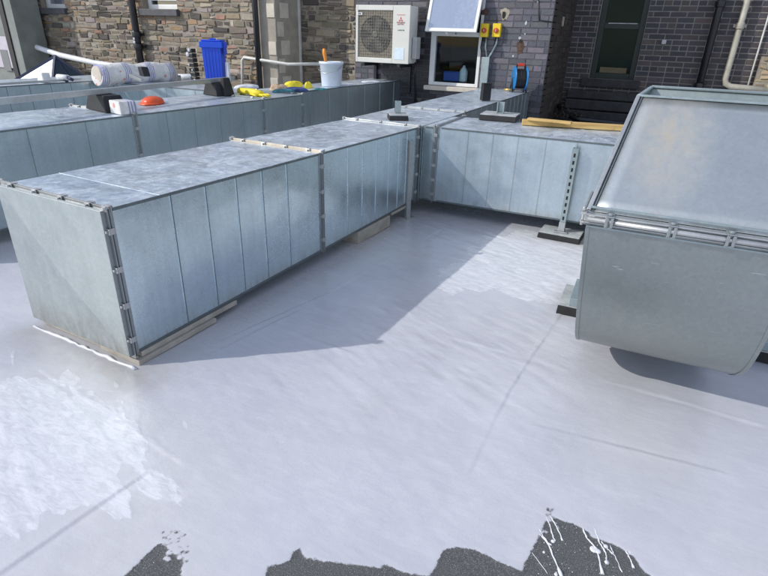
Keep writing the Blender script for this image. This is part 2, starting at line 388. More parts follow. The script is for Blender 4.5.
xs = np.concatenate([np.linspace(-60, -9, 12), np.arange(-8.8, -3.6, .12), np.arange(-3.6, 2.6, .0065), np.arange(2.6, 6, .12), np.linspace(6.5, 60, 12)])
ys = np.concatenate([np.linspace(-40, -.5, 12), np.arange(-.3, .5, .03), np.arange(.5, 1.15, .005), np.arange(1.15, 2.6, .009), np.arange(2.6, 4.6, .014), np.arange(4.6, 10, .12), np.linspace(10.5, 80, 12)])
X, Y = np.meshgrid(xs, ys)
bareA = gp((120, 580), (155, 545), (161, 543), (173, 552), (182, 557), (181, 590), (150, 640), (60, 640))
bareB = gp((262, 580), (267, 566), (290, 560), (293, 551), (300, 548), (304, 557), (345, 563), (378, 567), (386, 564), (400, 570), (429, 576), (434, 566), (443, 550), (455, 546), (475, 550),
           (505, 563), (521, 570), (529, 555), (540, 534), (546, 514), (560, 519), (579, 525), (593, 537), (609, 542), (622, 548), (634, 556), (644, 570), (656, 580), (700, 640), (700, 720), (240, 720))
bare = np.maximum(polysd(X, Y, bareA), polysd(X, Y, bareB))
bare = bare+.005*fbm(X, Y, 30, 5, 4)
rs = np.random.RandomState(3)                                     # roller speckle at the edges
for k in range(130):
    px = rs.uniform(162, 188); py = rs.uniform(530, 562)
    if k > 90: px = rs.uniform(534, 560); py = rs.uniform(508, 535)
    c = gnd(px, py); e = rs.uniform(.002, .0055)
    bare = np.maximum(bare, e-np.hypot((X-c.x), (Y-c.y)*.8)) if k % 3 else np.minimum(bare, np.hypot(X-c.x, Y-c.y)-e)
wetA = gp((-60, 385), (0, 385), (40, 372), (70, 378), (110, 400), (133, 418), (142, 436), (138, 455), (134, 474), (158, 480), (164, 503), (138, 497), (122, 508), (98, 500), (70, 512), (40, 516), (10, 535), (-60, 560))
sheenB = gp((440, 288), (440, 270), (462, 262), (466, 248), (486, 238), (520, 230), (600, 236), (640, 262), (600, 300), (556, 303), (520, 300), (497, 289), (470, 291), (452, 294))  # far bright patch: reflection of the sunlit cross duct painted as whiter coat
wet = np.maximum(polysd(X, Y, wetA), polysd(X, Y, sheenB)); flk = np.exp(-((X+1.75)/.55)**2-((Y-.85)/.35)**2)
wet = wet+.10*fbm(X*.6-Y*.3, Y*1.6+X*.6, 9, 11, 3)+.05*fbm(X*.5-Y*.3, Y*2+X*.8, 30, 14, 2)
wet = np.maximum(wet, (fbm(X*.4-Y*.3, Y*1.5+X*.9, 14, 19, 3)-.30)*.28*np.clip(flk*2.2, 0, 1)-.03*(1-flk))
for a, b_, wd in (((141, 433), (188, 465), .006), ((214, 478), (150, 520), .004), ((440, 345), (520, 377), .0035), ((517, 377), (556, 306), .005), ((60, 385), (120, 392), .006), ((600, 300), (572, 345), .004), ((296, 433), (240, 470), .003), ((110, 372), (136, 366), .006)):
    wet = np.maximum(wet, wd*.7*(1+.8*fbm(X, Y, 18, 26, 3))-segd(X, Y, gnd(*a), gnd(*b_)))
lap = np.full(X.shape, 1e9)
seams = [((-40, 602), (146, 473)), ((146, 473), (268, 388)), ((268, 388), (330, 350)), ((42, 371), (179, 461)), ((215, 300), (345, 350)), ((394, 323), (500, 352)), ((539, 425), (720, 472)),
         ((517, 377), (600, 262)), ((250, 372), (395, 425)), ((470, 470), (517, 377)), ((130, 392), (300, 310)), ((500, 352), (760, 425)), ((440, 230), (330, 292)), ((330, 292), (210, 345))]
H_ = .0035*fbm(X, Y, 1.6, 21, 3)+.0016*fbm(X, Y, 7, 31, 4)
Xw = X+.012*fbm(X, Y, 3, 91, 3); Yw = Y+.012*fbm(X, Y, 3, 95, 3)
for i, (a, b) in enumerate(seams):
    A_, B_ = gnd(*a), gnd(*b); d = segd(Xw, Yw, A_, B_); nx, ny = -(B_.y-A_.y), (B_.x-A_.x); L = math.hypot(nx, ny)
    sd = ((Xw-A_.x)*nx+(Yw-A_.y)*ny)/L; f = np.exp(-np.abs(d)/.015); mod_ = np.clip(.55+1.6*fbm(X, Y, 2.2, 60+i, 3), 0, 1.2)
    H_ = H_+.0032*np.tanh(sd/.005)*f*(1 if i % 2 or i == 0 else -1)*mod_; lap = np.minimum(lap, d+.02*(1-np.clip(mod_, 0, 1)))
rip = fbm(X*.5-Y*.25, Y*2.6+X*1.1, 12, 41, 3); mkw = np.clip(wet*14+.4, 0, 1)
H_ = H_+.0026*rip*mkw+.0005*fbm(X*.7-Y*.3, Y*1.5+X*.5, 16, 77, 4)*(.4+2*np.clip(fbm(X, Y, 1.1, 71, 2)+.3, 0, 1))+.0014*np.abs(fbm(X*.8+Y*.4, Y*.7-X*.5, 5, 83, 3))
# shaded wet brush marks beside the long duct
sh = np.exp(-((X+.8)/.8)**4)*np.exp(-((Y-2.7)/1.6)**4); H_ = H_+.0030*sh*fbm(X*.6, Y*2.2+X, 9, 51, 3)
H_ = H_-.0022*np.clip(bare*120, 0, 1)
Zs = zg(0, Y)+H_*((X > -3.6) & (X < 2.6) & (Y < 4.6) & (Y > -.3))
nx_, ny_ = len(xs), len(ys)
co_ = np.stack([X, Y, Zs], -1).reshape(-1, 3).astype(np.float32)
idx = np.arange(nx_*ny_).reshape(ny_, nx_)
q = np.stack([idx[:-1, :-1], idx[:-1, 1:], idx[1:, 1:], idx[1:, :-1]], -1).reshape(-1, 4)
me = bpy.data.meshes.new('roof'); me.vertices.add(len(co_)); me.vertices.foreach_set('co', co_.ravel())
me.loops.add(q.size); me.loops.foreach_set('vertex_index', q.ravel().astype(np.int32))
me.polygons.add(len(q)); me.polygons.foreach_set('loop_start', np.arange(0, q.size, 4, dtype=np.int32)); me.polygons.foreach_set('loop_total', np.full(len(q), 4, dtype=np.int32))
me.update(calc_edges=True); me.polygons.foreach_set('use_smooth', np.ones(len(q), bool))
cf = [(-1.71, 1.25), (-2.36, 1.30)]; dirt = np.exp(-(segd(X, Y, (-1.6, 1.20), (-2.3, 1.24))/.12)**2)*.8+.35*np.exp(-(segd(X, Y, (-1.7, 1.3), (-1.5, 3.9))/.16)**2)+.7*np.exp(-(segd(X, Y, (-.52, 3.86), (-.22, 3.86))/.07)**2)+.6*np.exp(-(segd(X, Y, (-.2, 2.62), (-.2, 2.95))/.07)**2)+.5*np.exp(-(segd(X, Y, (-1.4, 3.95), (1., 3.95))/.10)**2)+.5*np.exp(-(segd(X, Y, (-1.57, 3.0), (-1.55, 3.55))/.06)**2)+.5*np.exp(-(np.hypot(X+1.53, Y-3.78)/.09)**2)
for nme, arr in (('bare', bare), ('wet', wet), ('lap', lap), ('shiny', sh), ('dirt', dirt)):
    at = me.attributes.new(nme, 'FLOAT', 'POINT'); at.data.foreach_set('value', arr.ravel().astype(np.float32))
roof = bpy.data.objects.new('roof', me); col.objects.link(roof); tag(roof, kind='structure')
mt, nt, b = newmat('painted_roof_membrane'); g = N(nt); v = g.coord()
def attr(n): return g.n('ShaderNodeAttribute', attribute_name=n).outputs['Fac']
n1 = g.noise(v, 1.1, 6, .6, .5); n2 = g.noise(v, 7, 8, .65, .5); n3 = g.noise(v, 140, 4, .6); n4 = g.noise(g.coord((1, 3, 1), rot=(0, 0, .5)), 16, 7, .7, 1.0)
wetm = g.ramp(g.math('ADD', attr('wet'), g.math('MULTIPLY', g.math('MULTIPLY_ADD', n4, .10, -.05), g.ramp(g.math('ABSOLUTE', attr('wet')), [(.0, .12), (.02, 1.)]))), [(.0, 0.), (.012, 1.)])
dry = g.ramp(n1, [(.32, (.45, .458, .51)), (.5, (.51, .52, .568)), (.7, (.575, .585, .63))])
grit = g.ramp(g.noise(v, 210, 4, .75), [(.28, .2), (.50, 1.)])
stk = g.ramp(g.noise(g.coord((1.2, 5, 1), rot=(0, 0, -.6)), 5, 8, .75, .8), [(.45, 0.), (.72, .35)])
dry = g.mix(stk, dry, (.64, .668, .69))
dry = g.mix(g.ramp(n2, [(.35, .25), (.65, 0.)]), dry, (.40, .415, .46))
warm = g.ramp(g.noise(v, .8, 3, .5), [(.5, 0.), (.68, .35)])
dry = g.mix(warm, dry, (.56, .545, .515))
wet_sheen = g.ramp(n4, [(.3, (.58, .60, .64)), (.7, (.70, .712, .74))])  # fresh wet coat, whitened further so the colour carries its reflections
dry = g.mix(g.math('MULTIPLY_ADD', grit, -.16, .16), dry, (.30, .30, .33))
rol = g.ramp(g.noise(g.coord((1, 9, 1), rot=(0, 0, .9)), 7, 9, .8, .5), [(.50, 0.), (.66, .20)])
dry = g.mix(rol, dry, (.65, .675, .70))
rol2 = g.ramp(g.noise(g.coord((8, 1, 1), rot=(0, 0, .35)), 6, 9, .8, .7), [(.55, 0.), (.70, .15)])
dry = g.mix(rol2, dry, (.42, .43, .465))
wetf = g.math('MULTIPLY', wetm, g.ramp(n4, [(.36, .30), (.56, 1.)]))
paint = g.mix(wetf, dry, wet_sheen)
lapm = g.ramp(g.math('ADD', attr('lap'), g.math('MULTIPLY', n2, .012)), [(.003, .5), (.010, 0.)])
paint = g.mix(lapm, paint, (.36, .36, .38))
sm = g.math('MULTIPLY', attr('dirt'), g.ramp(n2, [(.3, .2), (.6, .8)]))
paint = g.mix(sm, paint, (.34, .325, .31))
fl_ = g.ramp(g.noise(v, 45, 6, .8, 1.5), [(.62, 0.), (.70, .35)])
paint = g.mix(fl_, paint, (.62, .64, .67))
baref = g.ramp(g.math('ADD', attr('bare'), g.math('MULTIPLY_ADD', g.noise(v, 60, 5, .7), .02, -.010)), [(.0, 0.), (.0015, 1.)])
gran = g.ramp(g.noise(v, 330, 3, .7), [(.35, (.055, .056, .058)), (.56, (.10, .102, .104)), (.72, (.34, .34, .35))])
fin = g.mix(baref, paint, gran); g.l(fin, b.inputs['Base Color'])
ro = g.math('MULTIPLY_ADD', n2, .26, .22)
ro = g.math('SUBTRACT', ro, g.math('MULTIPLY', attr('shiny'), .20))
ro = g.mix(wetm, ro, (.30, .30, .30)); ro = g.mix(baref, ro, (.8, .8, .8)); g.l(ro, b.inputs['Roughness'])
b.inputs['Specular IOR Level'].default_value = .55
h = g.math('ADD', g.math('MULTIPLY', n3, .12), g.math('MULTIPLY', g.noise(v, 38, 6, .7, .6), .28))
h = g.math('ADD', h, g.math('MULTIPLY', n4, g.math('MULTIPLY_ADD', wetm, .22, .10)))
h = g.mix(baref, h, g.noise(v, 300, 3, .7))
g.l(g.bump(h, .42, .006), b.inputs['Normal']); me.materials.append(mt)

mb = MB(); rd = random.Random(5)
for pts_, wd in ((((538, 528), (549, 545), (562, 577)), 1.6), (((545, 514), (550, 525), (553, 536), (555, 541)), 1.4), (((549, 514), (557, 527), (563, 541)), 1.4), (((537, 531), (546, 541), (551, 545)), 1.2), (((582, 527), (587, 538), (597, 549), (603, 574)), 1.9),
                 (((594, 527), (599, 541), (606, 553), (607, 564)), 1.6), (((601, 541), (607, 548), (613, 554)), 1.1), (((610, 545), (615, 556), (622, 572)), 1.1), (((624, 548), (630, 558), (634, 568)), 1.6), (((532, 552), (548, 574)), .8), (((556, 572), (558, 580)), 1.3), (((544, 520), (540, 533)), .9)):
    q_ = [gnd(*p) for p in pts_]; fine = []
    for a, b_ in zip(q_, q_[1:]):
        for k in range(6): fine.append(a.lerp(b_, k/6))
    fine.append(q_[-1]); n_ = len(fine)
    P_ = [Vector((p.x+rd.uniform(-.0012, .0012), p.y+rd.uniform(-.0012, .0012), zg(0, p.y)-.0008)) for p in fine]
    mb.tube(P_, [.0013*wd*rd.uniform(.6, 1.4)*(1.9 if k > n_-3 and wd > 1 else 1) for k in range(n_)], 8)
for px_, py_, r_ in ((594, 549, .012), (598, 551, .009), (606, 546, .007), (607, 562, .007), (553, 541, .006), (556, 574, .005), (544, 552, .004), (630, 552, .006)):
    p = gnd(px_, py_); mb.lathe([(r_, -.003), (r_*.9, .0005), (r_*.4, .0018)], (p.x, p.y, zg(0, p.y)-.0005), 12)
for k in range(150):
    p = gnd(rd.uniform(530, 650), rd.uniform(520, 590)) if k > 40 else gnd(rd.uniform(125, 430), rd.uniform(560, 590)); r_ = rd.uniform(.0006, .0018); mb.lathe([(r_, -.003), (r_*.6, .0002)], (p.x, p.y, zg(0, p.y)-.0008), 6)
tag(mb.build('paint_drips', simple('white_roof_paint', (.66, .67, .70), .3)), kind='structure')

# ------------------------------------------------------------------ masonry walls
def cells(xr, zr, ops):
    X_ = sorted({xr[0], xr[1], *[o[0] for o in ops], *[o[1] for o in ops]}); Z_ = sorted({zr[0], zr[1], *[o[2] for o in ops], *[o[3] for o in ops]})
    for a, b_ in zip(X_, X_[1:]):
        for c, d in zip(Z_, Z_[1:]):
            mx, mz = (a+b_)/2, (c+d)/2
            if not any(o[0] < mx < o[1] and o[2] < mz < o[3] for o in ops): yield a, b_, c, d
def clip(x0, x1, z0, z1, ops):
    out = [(x0, x1)]
    for o in ops:
        if o[3] <= z0+.01 or o[2] >= z1-.01: continue
        new = []
        for a, b_ in out:
            if o[1] <= a or o[0] >= b_: new.append((a, b_)); continue
            if a < o[0]-.03: new.append((a, o[0]))
            if b_ > o[1]+.03: new.append((o[1], b_))
        out = new
    return out
def block(mb, cs, a, b_, c, d, T, gap, out_, jit, colr, cham):
    "one stone on the wall's front face; T maps (along, out, up) to the world"
    j = lambda: random.uniform(-jit, jit)
    a += gap/2; b_ -= gap/2; c += gap/2; d -= gap/2
    base = [(a+j(), c+j()), (b_+j(), c+j()), (b_+j(), d+j()), (a+j(), d+j())]
    mx = sum(p[0] for p in base)/4; mz = sum(p[1] for p in base)/4; i = len(mb.v)
    for p in base: mb.v.append(tuple(T(p[0], -.002, p[1])))
    for p in base:
        dx = mx-p[0]; dz = mz-p[1]; mb.v.append(tuple(T(p[0]+math.copysign(min(cham, abs(dx)), dx), out_+random.uniform(-.3, .3)*jit, p[1]+math.copysign(min(cham, abs(dz)), dz))))
    for f in ((4, 5, 6, 7), (0, 1, 5, 4), (1, 2, 6, 5), (2, 3, 7, 6), (3, 0, 4, 7)): mb.face(tuple(i+k for k in f))
    cs += [(*colr, 1)]*8
STONE = [((.28, .225, .155), 6), ((.22, .185, .14), 7), ((.14, .12, .095), 5), ((.31, .205, .12), 1.6), ((.42, .36, .28), 3), ((.085, .075, .065), 3), ((.28, .255, .22), 4), ((.30, .18, .13), .6)]
def pick(tbl): return random.choices([t[0] for t in tbl], [t[1] for t in tbl])[0]
def vary(c, k=.14): f = random.uniform(1-k, 1+k); return tuple(x*f*random.uniform(.95, 1.05) for x in c)
def rubble(parent_name, T, L, zr, ops, mat, mortar, tbl=STONE, parent=None, quoins=()):
    back = MB()
    for a, b_, c, d in cells((0, L), zr, ops):
        p = [T(a, -.25, c), T(b_, -.25, c), T(b_, 0, c), T(a, 0, c), T(a, -.25, d), T(b_, -.25, d), T(b_, 0, d), T(a, 0, d)]; back.hexa(p)
    mb = MB(); cs = []; z = zr[0]+.01
    while z < zr[1]-.05:
        h = random.choice((.05, .06, .07, .085, .10, .125)); h = min(h, zr[1]-z); x = -random.uniform(0, .2)
        while x < L:
            wd = random.uniform(.07, .30)*(1.15 if h > .09 else .9); a, b_ = max(x, 0), min(x+wd, L); x += wd
            if b_-a < .05: continue
            for (p, q_) in clip(a, b_, z, z+h, ops):
                if q_-p < .04: continue
                zz = [(z, z+h)]
                if h > .09 and random.random() < .5: s_ = z+h*random.uniform(.4, .6); zz = [(z, s_), (s_, z+h)]
                for (c, d) in zz:
                    cc = pick(tbl)
                    for (qa, qb, qc) in quoins:
                        if z > zw1-.12 and qa-.02 < (p+q_)/2 < qb+.02: cc = qc
                    block(mb, cs, p, q_, c, d, T, random.uniform(.006, .024), random.uniform(.002, .026), .014, vary(cc, .24), .010)
        z += h
    return back, mb, cs
def brickwork(T, L, zr, ops, tbl, gap=.009, header_every=4, out_=.004, jit=.0008, off=0, shade=None):
    back = MB()
    for a, b_, c, d in cells((0, L), zr, ops):
        p = [T(a, -.22, c), T(b_, -.22, c), T(b_, 0, c), T(a, 0, c), T(a, -.22, d), T(b_, -.22, d), T(b_, 0, d), T(a, 0, d)]; back.hexa(p)
    mb = MB(); cs = []; k = 0; z = zr[0]
    while z < zr[1]-.02:
        hd = header_every and k % header_every == 0; wd0 = .1125 if hd else .225; x = -(wd0*.5 if k % 2 else 0)-off
        while x < L:
            wd = wd0 if random.random() > .04 else wd0*(.5 if not hd else 2); a, b_ = max(x, 0), min(x+wd, L); x += wd
            if b_-a < .03: continue
            for (p, q_) in clip(a, b_, z, min(z+.075, zr[1]), ops):
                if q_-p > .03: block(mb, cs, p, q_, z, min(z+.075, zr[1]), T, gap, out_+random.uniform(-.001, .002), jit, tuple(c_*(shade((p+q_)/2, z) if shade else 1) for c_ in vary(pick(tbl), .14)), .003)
        z += .075; k += 1
    return back, mb, cs
def wall(name, label, backing, mb, cs, mat, mortar, surf='stonework', cat='wall'):
    e = empty(name, label=label, cat=cat); backing.build('mortar', mortar, e); mb.build(surf, mat, e, colors=cs); return e
ZT = 3.7; ZB = -.35

# front-facing stone building on the left (plane y=7.2)
FL0 = -11.6; FR0 = -5.45
w1 = (aty(42, 10, 7.2).x-FL0, aty(66, 10, 7.2).x-FL0); w2 = (aty(144, 12, 7.2).x-FL0, aty(178, 14, 7.2).x-FL0)
zw1 = aty(53, 8, 7.2).z; zw2 = aty(160, 9, 7.2).z
T1 = lambda a, o, z: Vector((FL0+a, 7.2-o, z))
opsL = [(w1[0], w1[1], zw1, 2.6), (w2[0], w2[1], zw2, 2.6)]
qc = (.36, .26, .17)
bk, mb, cs = rubble('', T1, FR0-FL0, (ZB, ZT), opsL, None, None, quoins=[(w1[0]-.2, w1[0], qc), (w1[1], w1[1]+.2, qc), (w2[0]-.22, w2[0], qc), (w2[1], w2[1]+.22, qc)])
wall('stone_wall', 'tan rubble stone wall with two window openings, left of the grey rendered pier', bk, mb, cs, M['rubble'], M['mortar'])
# middle stone wall, recessed, mostly in the pier's shadow (plane y=7.85)
T2 = lambda a, o, z: Vector((-5.12+a, 7.85-o, z))
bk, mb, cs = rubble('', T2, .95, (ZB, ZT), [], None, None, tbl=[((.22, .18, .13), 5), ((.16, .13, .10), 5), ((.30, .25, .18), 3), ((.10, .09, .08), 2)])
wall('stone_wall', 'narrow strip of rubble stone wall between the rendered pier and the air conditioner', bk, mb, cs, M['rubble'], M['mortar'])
# rendered pier
e = empty('rendered_pier', (-5.28, 7.2, 0), label='grey cement rendered pier with toothed edge between two stone walls', cat='pier')
mb = MB()
mb.box(-.17, .16, -.03, .66, ZB, ZT); pier = mb.build('pier_body', M['render'], e, .01)
mb = MB()
for k in range(16):
    z0 = ZB+k*.25; 
    if k % 2: mb.box(.02, .155, -.045, -.031, z0+.02, z0+.2)
    mb.box(.161, .168, .08 if k % 2 else .0, .30 if k % 2 else .16, z0+.02, z0+.22)
mb.build('toothed_render_edge', M['cream'], e, .006)
mb = MB(); mb.box(.161, .18, .56, .60, ZB, ZT); mb.build('corner_bead', M['white_pipe'], e)

# purple brick wall (plane y=7.85) and its return
PX0 = -4.17; PX1 = -1.305
T3 = lambda a, o, z: Vector((PX0+a, 7.85-o, z))
wa = aty(432, 34, 7.85); wb = aty(476, 87, 7.85)
WX0, WX1 = wa.x-.01, wb.x+.02; WZ0 = wb.z-.01; WZT = 2.02
opsP = [(WX0-PX0, WX1-PX0, WZ0, WZT)]
PUR = [((.106, .105, .122), 5), ((.090, .092, .112), 5), ((.12, .113, .125), 4), ((.08, .08, .095), 2), ((.15, .138, .16), 1.2)]
bk, mb, cs = brickwork(T3, PX1-PX0, (ZB, ZT), opsP, PUR, .010, 4, shade=lambda x, z: .16 if (1.02 < x < 1.24 and z < 1.9) or (.38 < x <= 1.02 and z < .86) else (.75 if z < .5 else 1))  # brick colour darkened beside and under the air conditioner to stand for its shadow
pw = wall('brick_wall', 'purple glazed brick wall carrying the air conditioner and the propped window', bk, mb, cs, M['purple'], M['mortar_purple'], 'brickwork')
def blot(parent, x, z, r, mat, name, y=7.843, sx=1, sz=1, drop=0, n=14):
    mb = MB(); pts = []
    for k in range(n):
        a = 2*math.pi*k/n; rr = r*random.uniform(.7, 1.2); pts.append((x+rr*math.cos(a)*sx, y, z+rr*math.sin(a)*sz-(drop if math.sin(a) < -.5 else 0)))
    i = len(mb.v); mb.v += pts+[(p[0]*1, y+.004, p[2]) for p in pts]; mb.face(tuple(range(n))); 
    for k in range(n): mb.face((k, (k+1) % n, n+(k+1) % n, n+k))
    return mb.build(name, mat, parent)
h1 = aty(505, 12, 7.85); h2 = aty(521, 43, 7.85)
blot(pw, h1.x, h1.z, .06, M['putty'], 'filler_patch', drop=.04); blot(pw, h1.x-.01, h1.z-.02, .026, M['slot'], 'pipe_hole', 7.840, drop=.03)
blot(pw, h2.x, h2.z-.02, .06, M['rust'], 'rusty_patch', drop=.06, sx=.8); blot(pw, h2.x-.0, h2.z+.02, .022, M['slot'], 'pipe_hole', 7.840); blot(pw, h2.x-.02, h2.z+.06, .018, M['white_mark'], 'white_mark', 7.839)
for px, py, r_ in ((526, 23, .018), (513, 56, .012), (525, 34, .008), (538, 2, .008)):
    p = aty(px, py, 7.85); blot(pw, p.x, p.z, r_, M['white_mark'], 'white_mark', sz=1.2, n=8)
p = aty(483, 12, 7.85); blot(pw, p.x+.03, p.z, .04, M['rust'], 'rusty_patch', sx=1.2)
mb = MB(); mb.tube([(*aty(538, -8, 7.84).xy, 1.80), (aty(539, 20, 7.84).x, 7.838, aty(539, 20, 7.84).z), (aty(552, 26, 7.84).x, 7.838, aty(539, 20, 7.84).z-.02)], .006, 6)
tag(mb.build('wall_cable', M['black_pipe']), 'thin black cable hooked along the purple bricks near the corner', 'cable')

T4 = lambda a, o, z: Vector((PX1+o, 7.852+a, z))
DRK = [((.045, .036, .03), 5), ((.06, .045, .036), 4), ((.035, .03, .028), 4), ((.08, .06, .045), 1)]  # bricks of the return, its deep shade put into their colours
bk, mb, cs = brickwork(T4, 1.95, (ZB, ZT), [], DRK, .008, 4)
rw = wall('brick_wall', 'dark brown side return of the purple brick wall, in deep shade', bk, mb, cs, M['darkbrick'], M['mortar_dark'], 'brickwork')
p = (PX1+.006, 8.55); mb = MB(); mb.box(p[0], p[0]+.02, p[1], p[1]+.08, 1.42, 1.54); mb.build('white_mark', M['putty'], rw, .004)
# right wall (plane y=9.8)
T5 = lambda a, o, z: Vector((PX1+a, 9.8-o, z))
g0 = aty(602, 4, 9.8).x; g1 = aty(650, 4, 9.8).x; gz = aty(605, 79, 9.8).z
opsR = [(g0-PX1, g1-PX1, gz, 2.9)]
RB = [((.054, .047, .052), 5), ((.043, .039, .045), 5), ((.070, .056, .056), 3), ((.085, .062, .058), .5), ((.038, .036, .043), 2)]
bk, mb, cs = brickwork(T5, 5.3, (ZB, ZT), opsR, RB, .012, 4)
bw = wall('brick_wall', 'dark brick wall with pale mortar joints behind the hood, with a tall green window', bk, mb, cs, M['darkbrick'], M['mortar_grey'], 'brickwork')
p = aty(664, 42, 9.79); mb = MB(); mb.box(p.x-.03, p.x+.03, 9.77, 9.795, p.z-.03, p.z+.03); mb.build('square_vent', M['white_mark'], bw, .004)
# rubble pier low on the right
px_ = aty(760, 70, 9.7); T6 = lambda a, o, z: Vector((px_.x-.02+a, 9.68-o, z))
bk, mb, cs = rubble('', T6, 1.5, (ZB, 1.12), [], None, None, tbl=[((.42, .33, .20), 4), ((.34, .26, .16), 4), ((.26, .2, .14), 2)])
wall('stone_wall', 'low tan rubble stone wall at the far right edge behind the hood', bk, mb, cs, M['rubble'], M['mortar'])

# ------------------------------------------------------------------ windows
def sash_window(name, label, x0, x1, z0, z1, Y, frame, glassm, depth=.12, fw_=.05, transom=None, sillm=None, sill=(.08, .1), interior=True):
    e = empty(name, ((x0+x1)/2, Y, z0), label=label, cat='window'); cx = (x0+x1)/2
    mb = MB(); a, b_ = x0-cx, x1-cx; h = z1-z0; y0 = depth-.03; y1 = depth+.03
    mb.box(a, a+fw_, y0, y1, 0, h); mb.box(b_-fw_, b_, y0, y1, 0, h); mb.box(a+fw_, b_-fw_, y0+.002, y1, 0, fw_); mb.box(a+fw_, b_-fw_, y0+.002, y1, h-fw_, h)
    if transom: mb.box(a+fw_, b_-fw_, y0+.003, y1, transom-z0-fw_/2, transom-z0+fw_/2)
    mb.build('frame', frame, e, .004)
    mb = MB(); mb.box(a+fw_, b_-fw_, depth-.004, depth+.004, fw_, h-fw_); mb.build('pane', glassm, e)
    if sillm:
        mb = MB(); mb.box(a-sill[0], b_+sill[0], -.08, depth-.03, -sill[1], -.002); mb.build('sill', sillm, e, .008)
    return e
for i, (wx, zz, lab) in enumerate(((w1, zw1, 'small white window in the stone wall, nearest the left frame edge'), (w2, zw2, 'white window over a dark slate sill in the stone wall, right of the black drainpipe'))):
    sash_window('window', lab, FL0+wx[0], FL0+wx[1], zz, 2.6, 7.2, M['white_pvc'], M['glass_sky'] if i == 0 else M['glass_dark'], .14, .07, transom=zz+.16 if i else zz+.5, sillm=M['sill'], sill=(.05, .10))
ge = sash_window('window', 'tall dark green sash window deep in the shaded corner', g0, g1, gz, 2.9, 9.8, M['dark_frame'], M['glass_green'], .13, .085, transom=aty(620, 26, 9.9).z, sillm=M['dark_stone'], sill=(.1, .12))
mb = MB(); mb.box(-.20, .20, .10, .118, .09, .17); mb.build('blind', M['beige'], ge)
mb = MB(); zt_ = aty(620, 26, 9.9).z-gz; mb.box(-.20, .22, .088, .0985, zt_+.03, zt_+.042); mb.build('bar', M['white_mark'], ge)  # pale strip painted as the reflection along the meeting rail
# stepped plinth courses below that window
e = empty('stepped_plinth', ((g0+g1)/2, 9.7, 0), label='dark stepped stone plinth under the green window', cat='plinth')
for k, (z0, z1, o_) in enumerate(((.40, .52, .10), (.24, .385, .16), (.06, .225, .24), (-.34, .045, .34))):
    mb = MB(); mb.box(-.62, .75, .09-o_, .095, z0, z1); mb.build('course', M['dark_stone'], e, .012)
mb = MB(); base = (-1.0, 9.2)
tp = [(-1.25, 9.3, .30), (-1.1, 9.0, .22), (-.85, 8.9, .16), (-.4, 9.0, .14), (.1, 9.1, .12)]
mb.tube(tp, .045, 10); tag(mb.build('waste_pipe', M['black_pipe']), 'black waste pipe lying along the foot of the shaded corner', 'pipe')
for k, (x, y, r_) in enumerate(((-1.12, 8.7, .13), (-.95, 8.95, .10), (-1.15, 9.15, .12))):
    mb = MB()
    for q_ in range(60):
        a = random.uniform(0, 6.28); rr = r_*random.random(); zz = random.uniform(.0, .16)*(1-rr/r_)+.22
        c = Vector((x+rr*math.cos(a), y+rr*math.sin(a), zz)); t = Vector((random.uniform(-1, 1), random.uniform(-1, 1), random.uniform(-.4, .8))).normalized()*.03; n_ = t.cross(Vector((0, 0, 1))).normalized()*.012
        mb.quad(c-t, c+n_, c+t, c-n_)
    tag(mb.build('plant_litter', M['debris']), 'dry brown plant litter caught in the shaded corner beside the brick return', 'litter', group='litter in the corner')
mb = MB(); mb.box(-1.29, .9, 8.4, 9.5, -.25, .12); tag(mb.build('roof_kerb', M['dark_stone'], bevel=.01), kind='structure')

# propped window in the purple wall
e = empty('window', ((WX0+WX1)/2, 7.85, WZ0), label='white framed window with its upper sash propped open beside the air conditioner', cat='window')
cx = (WX0+WX1)/2; a, b_ = WX0-cx, WX1-cx; tz = aty(455, 34, 7.85).z-WZ0; H = WZT-WZ0; f_ = .045
mb = MB(); mb.box(a, a+f_+.03, .0, .07, 0, H); mb.box(b_-f_, b_, .0, .07, 0, H); mb.box(a+f_+.03, b_-f_, .002, .07, 0, f_); mb.box(a+f_+.03, b_-f_, .002, .07, H-f_, H); mb.box(a+f_+.03, b_-f_, -.004, .07, tz-.03, tz+.025)
mb.build('frame', M['white_pvc'], e, .005)
mb = MB(); mb.box(a+f_+.032, b_-f_, .03, .034, f_, tz-.03); mb.build('pane', M['glass_clear'], e)
mb = MB(); mb.box(a-.04, b_+.08, -.09, -.002, -.065, -.004); mb.build('sill', M['cream'], e, .008)
mb = MB(); bx = a; mb.quad((a, .9, -.1), (b_, .9, -.1), (b_, .9, H), (a, .9, H)); mb.quad((a, .075, -.1), (a, .9, -.1), (a, .9, H), (a, .075, H)); mb.quad((b_, .075, -.1), (b_, .9, -.1), (b_, .9, H), (b_, .075, H)); mb.quad((a, .075, .02), (b_, .075, .02), (b_, .9, .02), (a, .9, .02)); mb.quad((a, .075, H), (b_, .075, H), (b_, .9, H), (a, .9, H))
mb.build('interior', M['dark_room'], e)
sa = bpy.data.objects.new('open_sash', None)
tilt = R(-20); Ms = Matrix.Translation((0, -.008, H-.06)) @ Matrix.Rotation(tilt, 4, 'X')
SH = H-tz-.03; A0, B0 = a+.01, b_-.01
mb = MB(); mb.box(A0, A0+.04, -.04, 0, -SH, 0, Ms); mb.box(B0-.04, B0, -.04, 0, -SH, 0, Ms); mb.box(A0+.04, B0-.04, -.039, -.001, -SH, -SH+.045, Ms); mb.box(A0+.04, B0-.04, -.039, -.001, -.045, 0, Ms)
col.objects.unlink(sa) if sa.name in col.objects else None
bpy.data.objects.remove(sa)
s1 = mb.build('open_sash', M['white_pvc'], e, .004)
mb = MB(); mb.box(A0+.04, B0-.04, -.025, -.018, -SH+.045, -.045, Ms); mb.build('sash_pane', M['glass_sky'], s1)
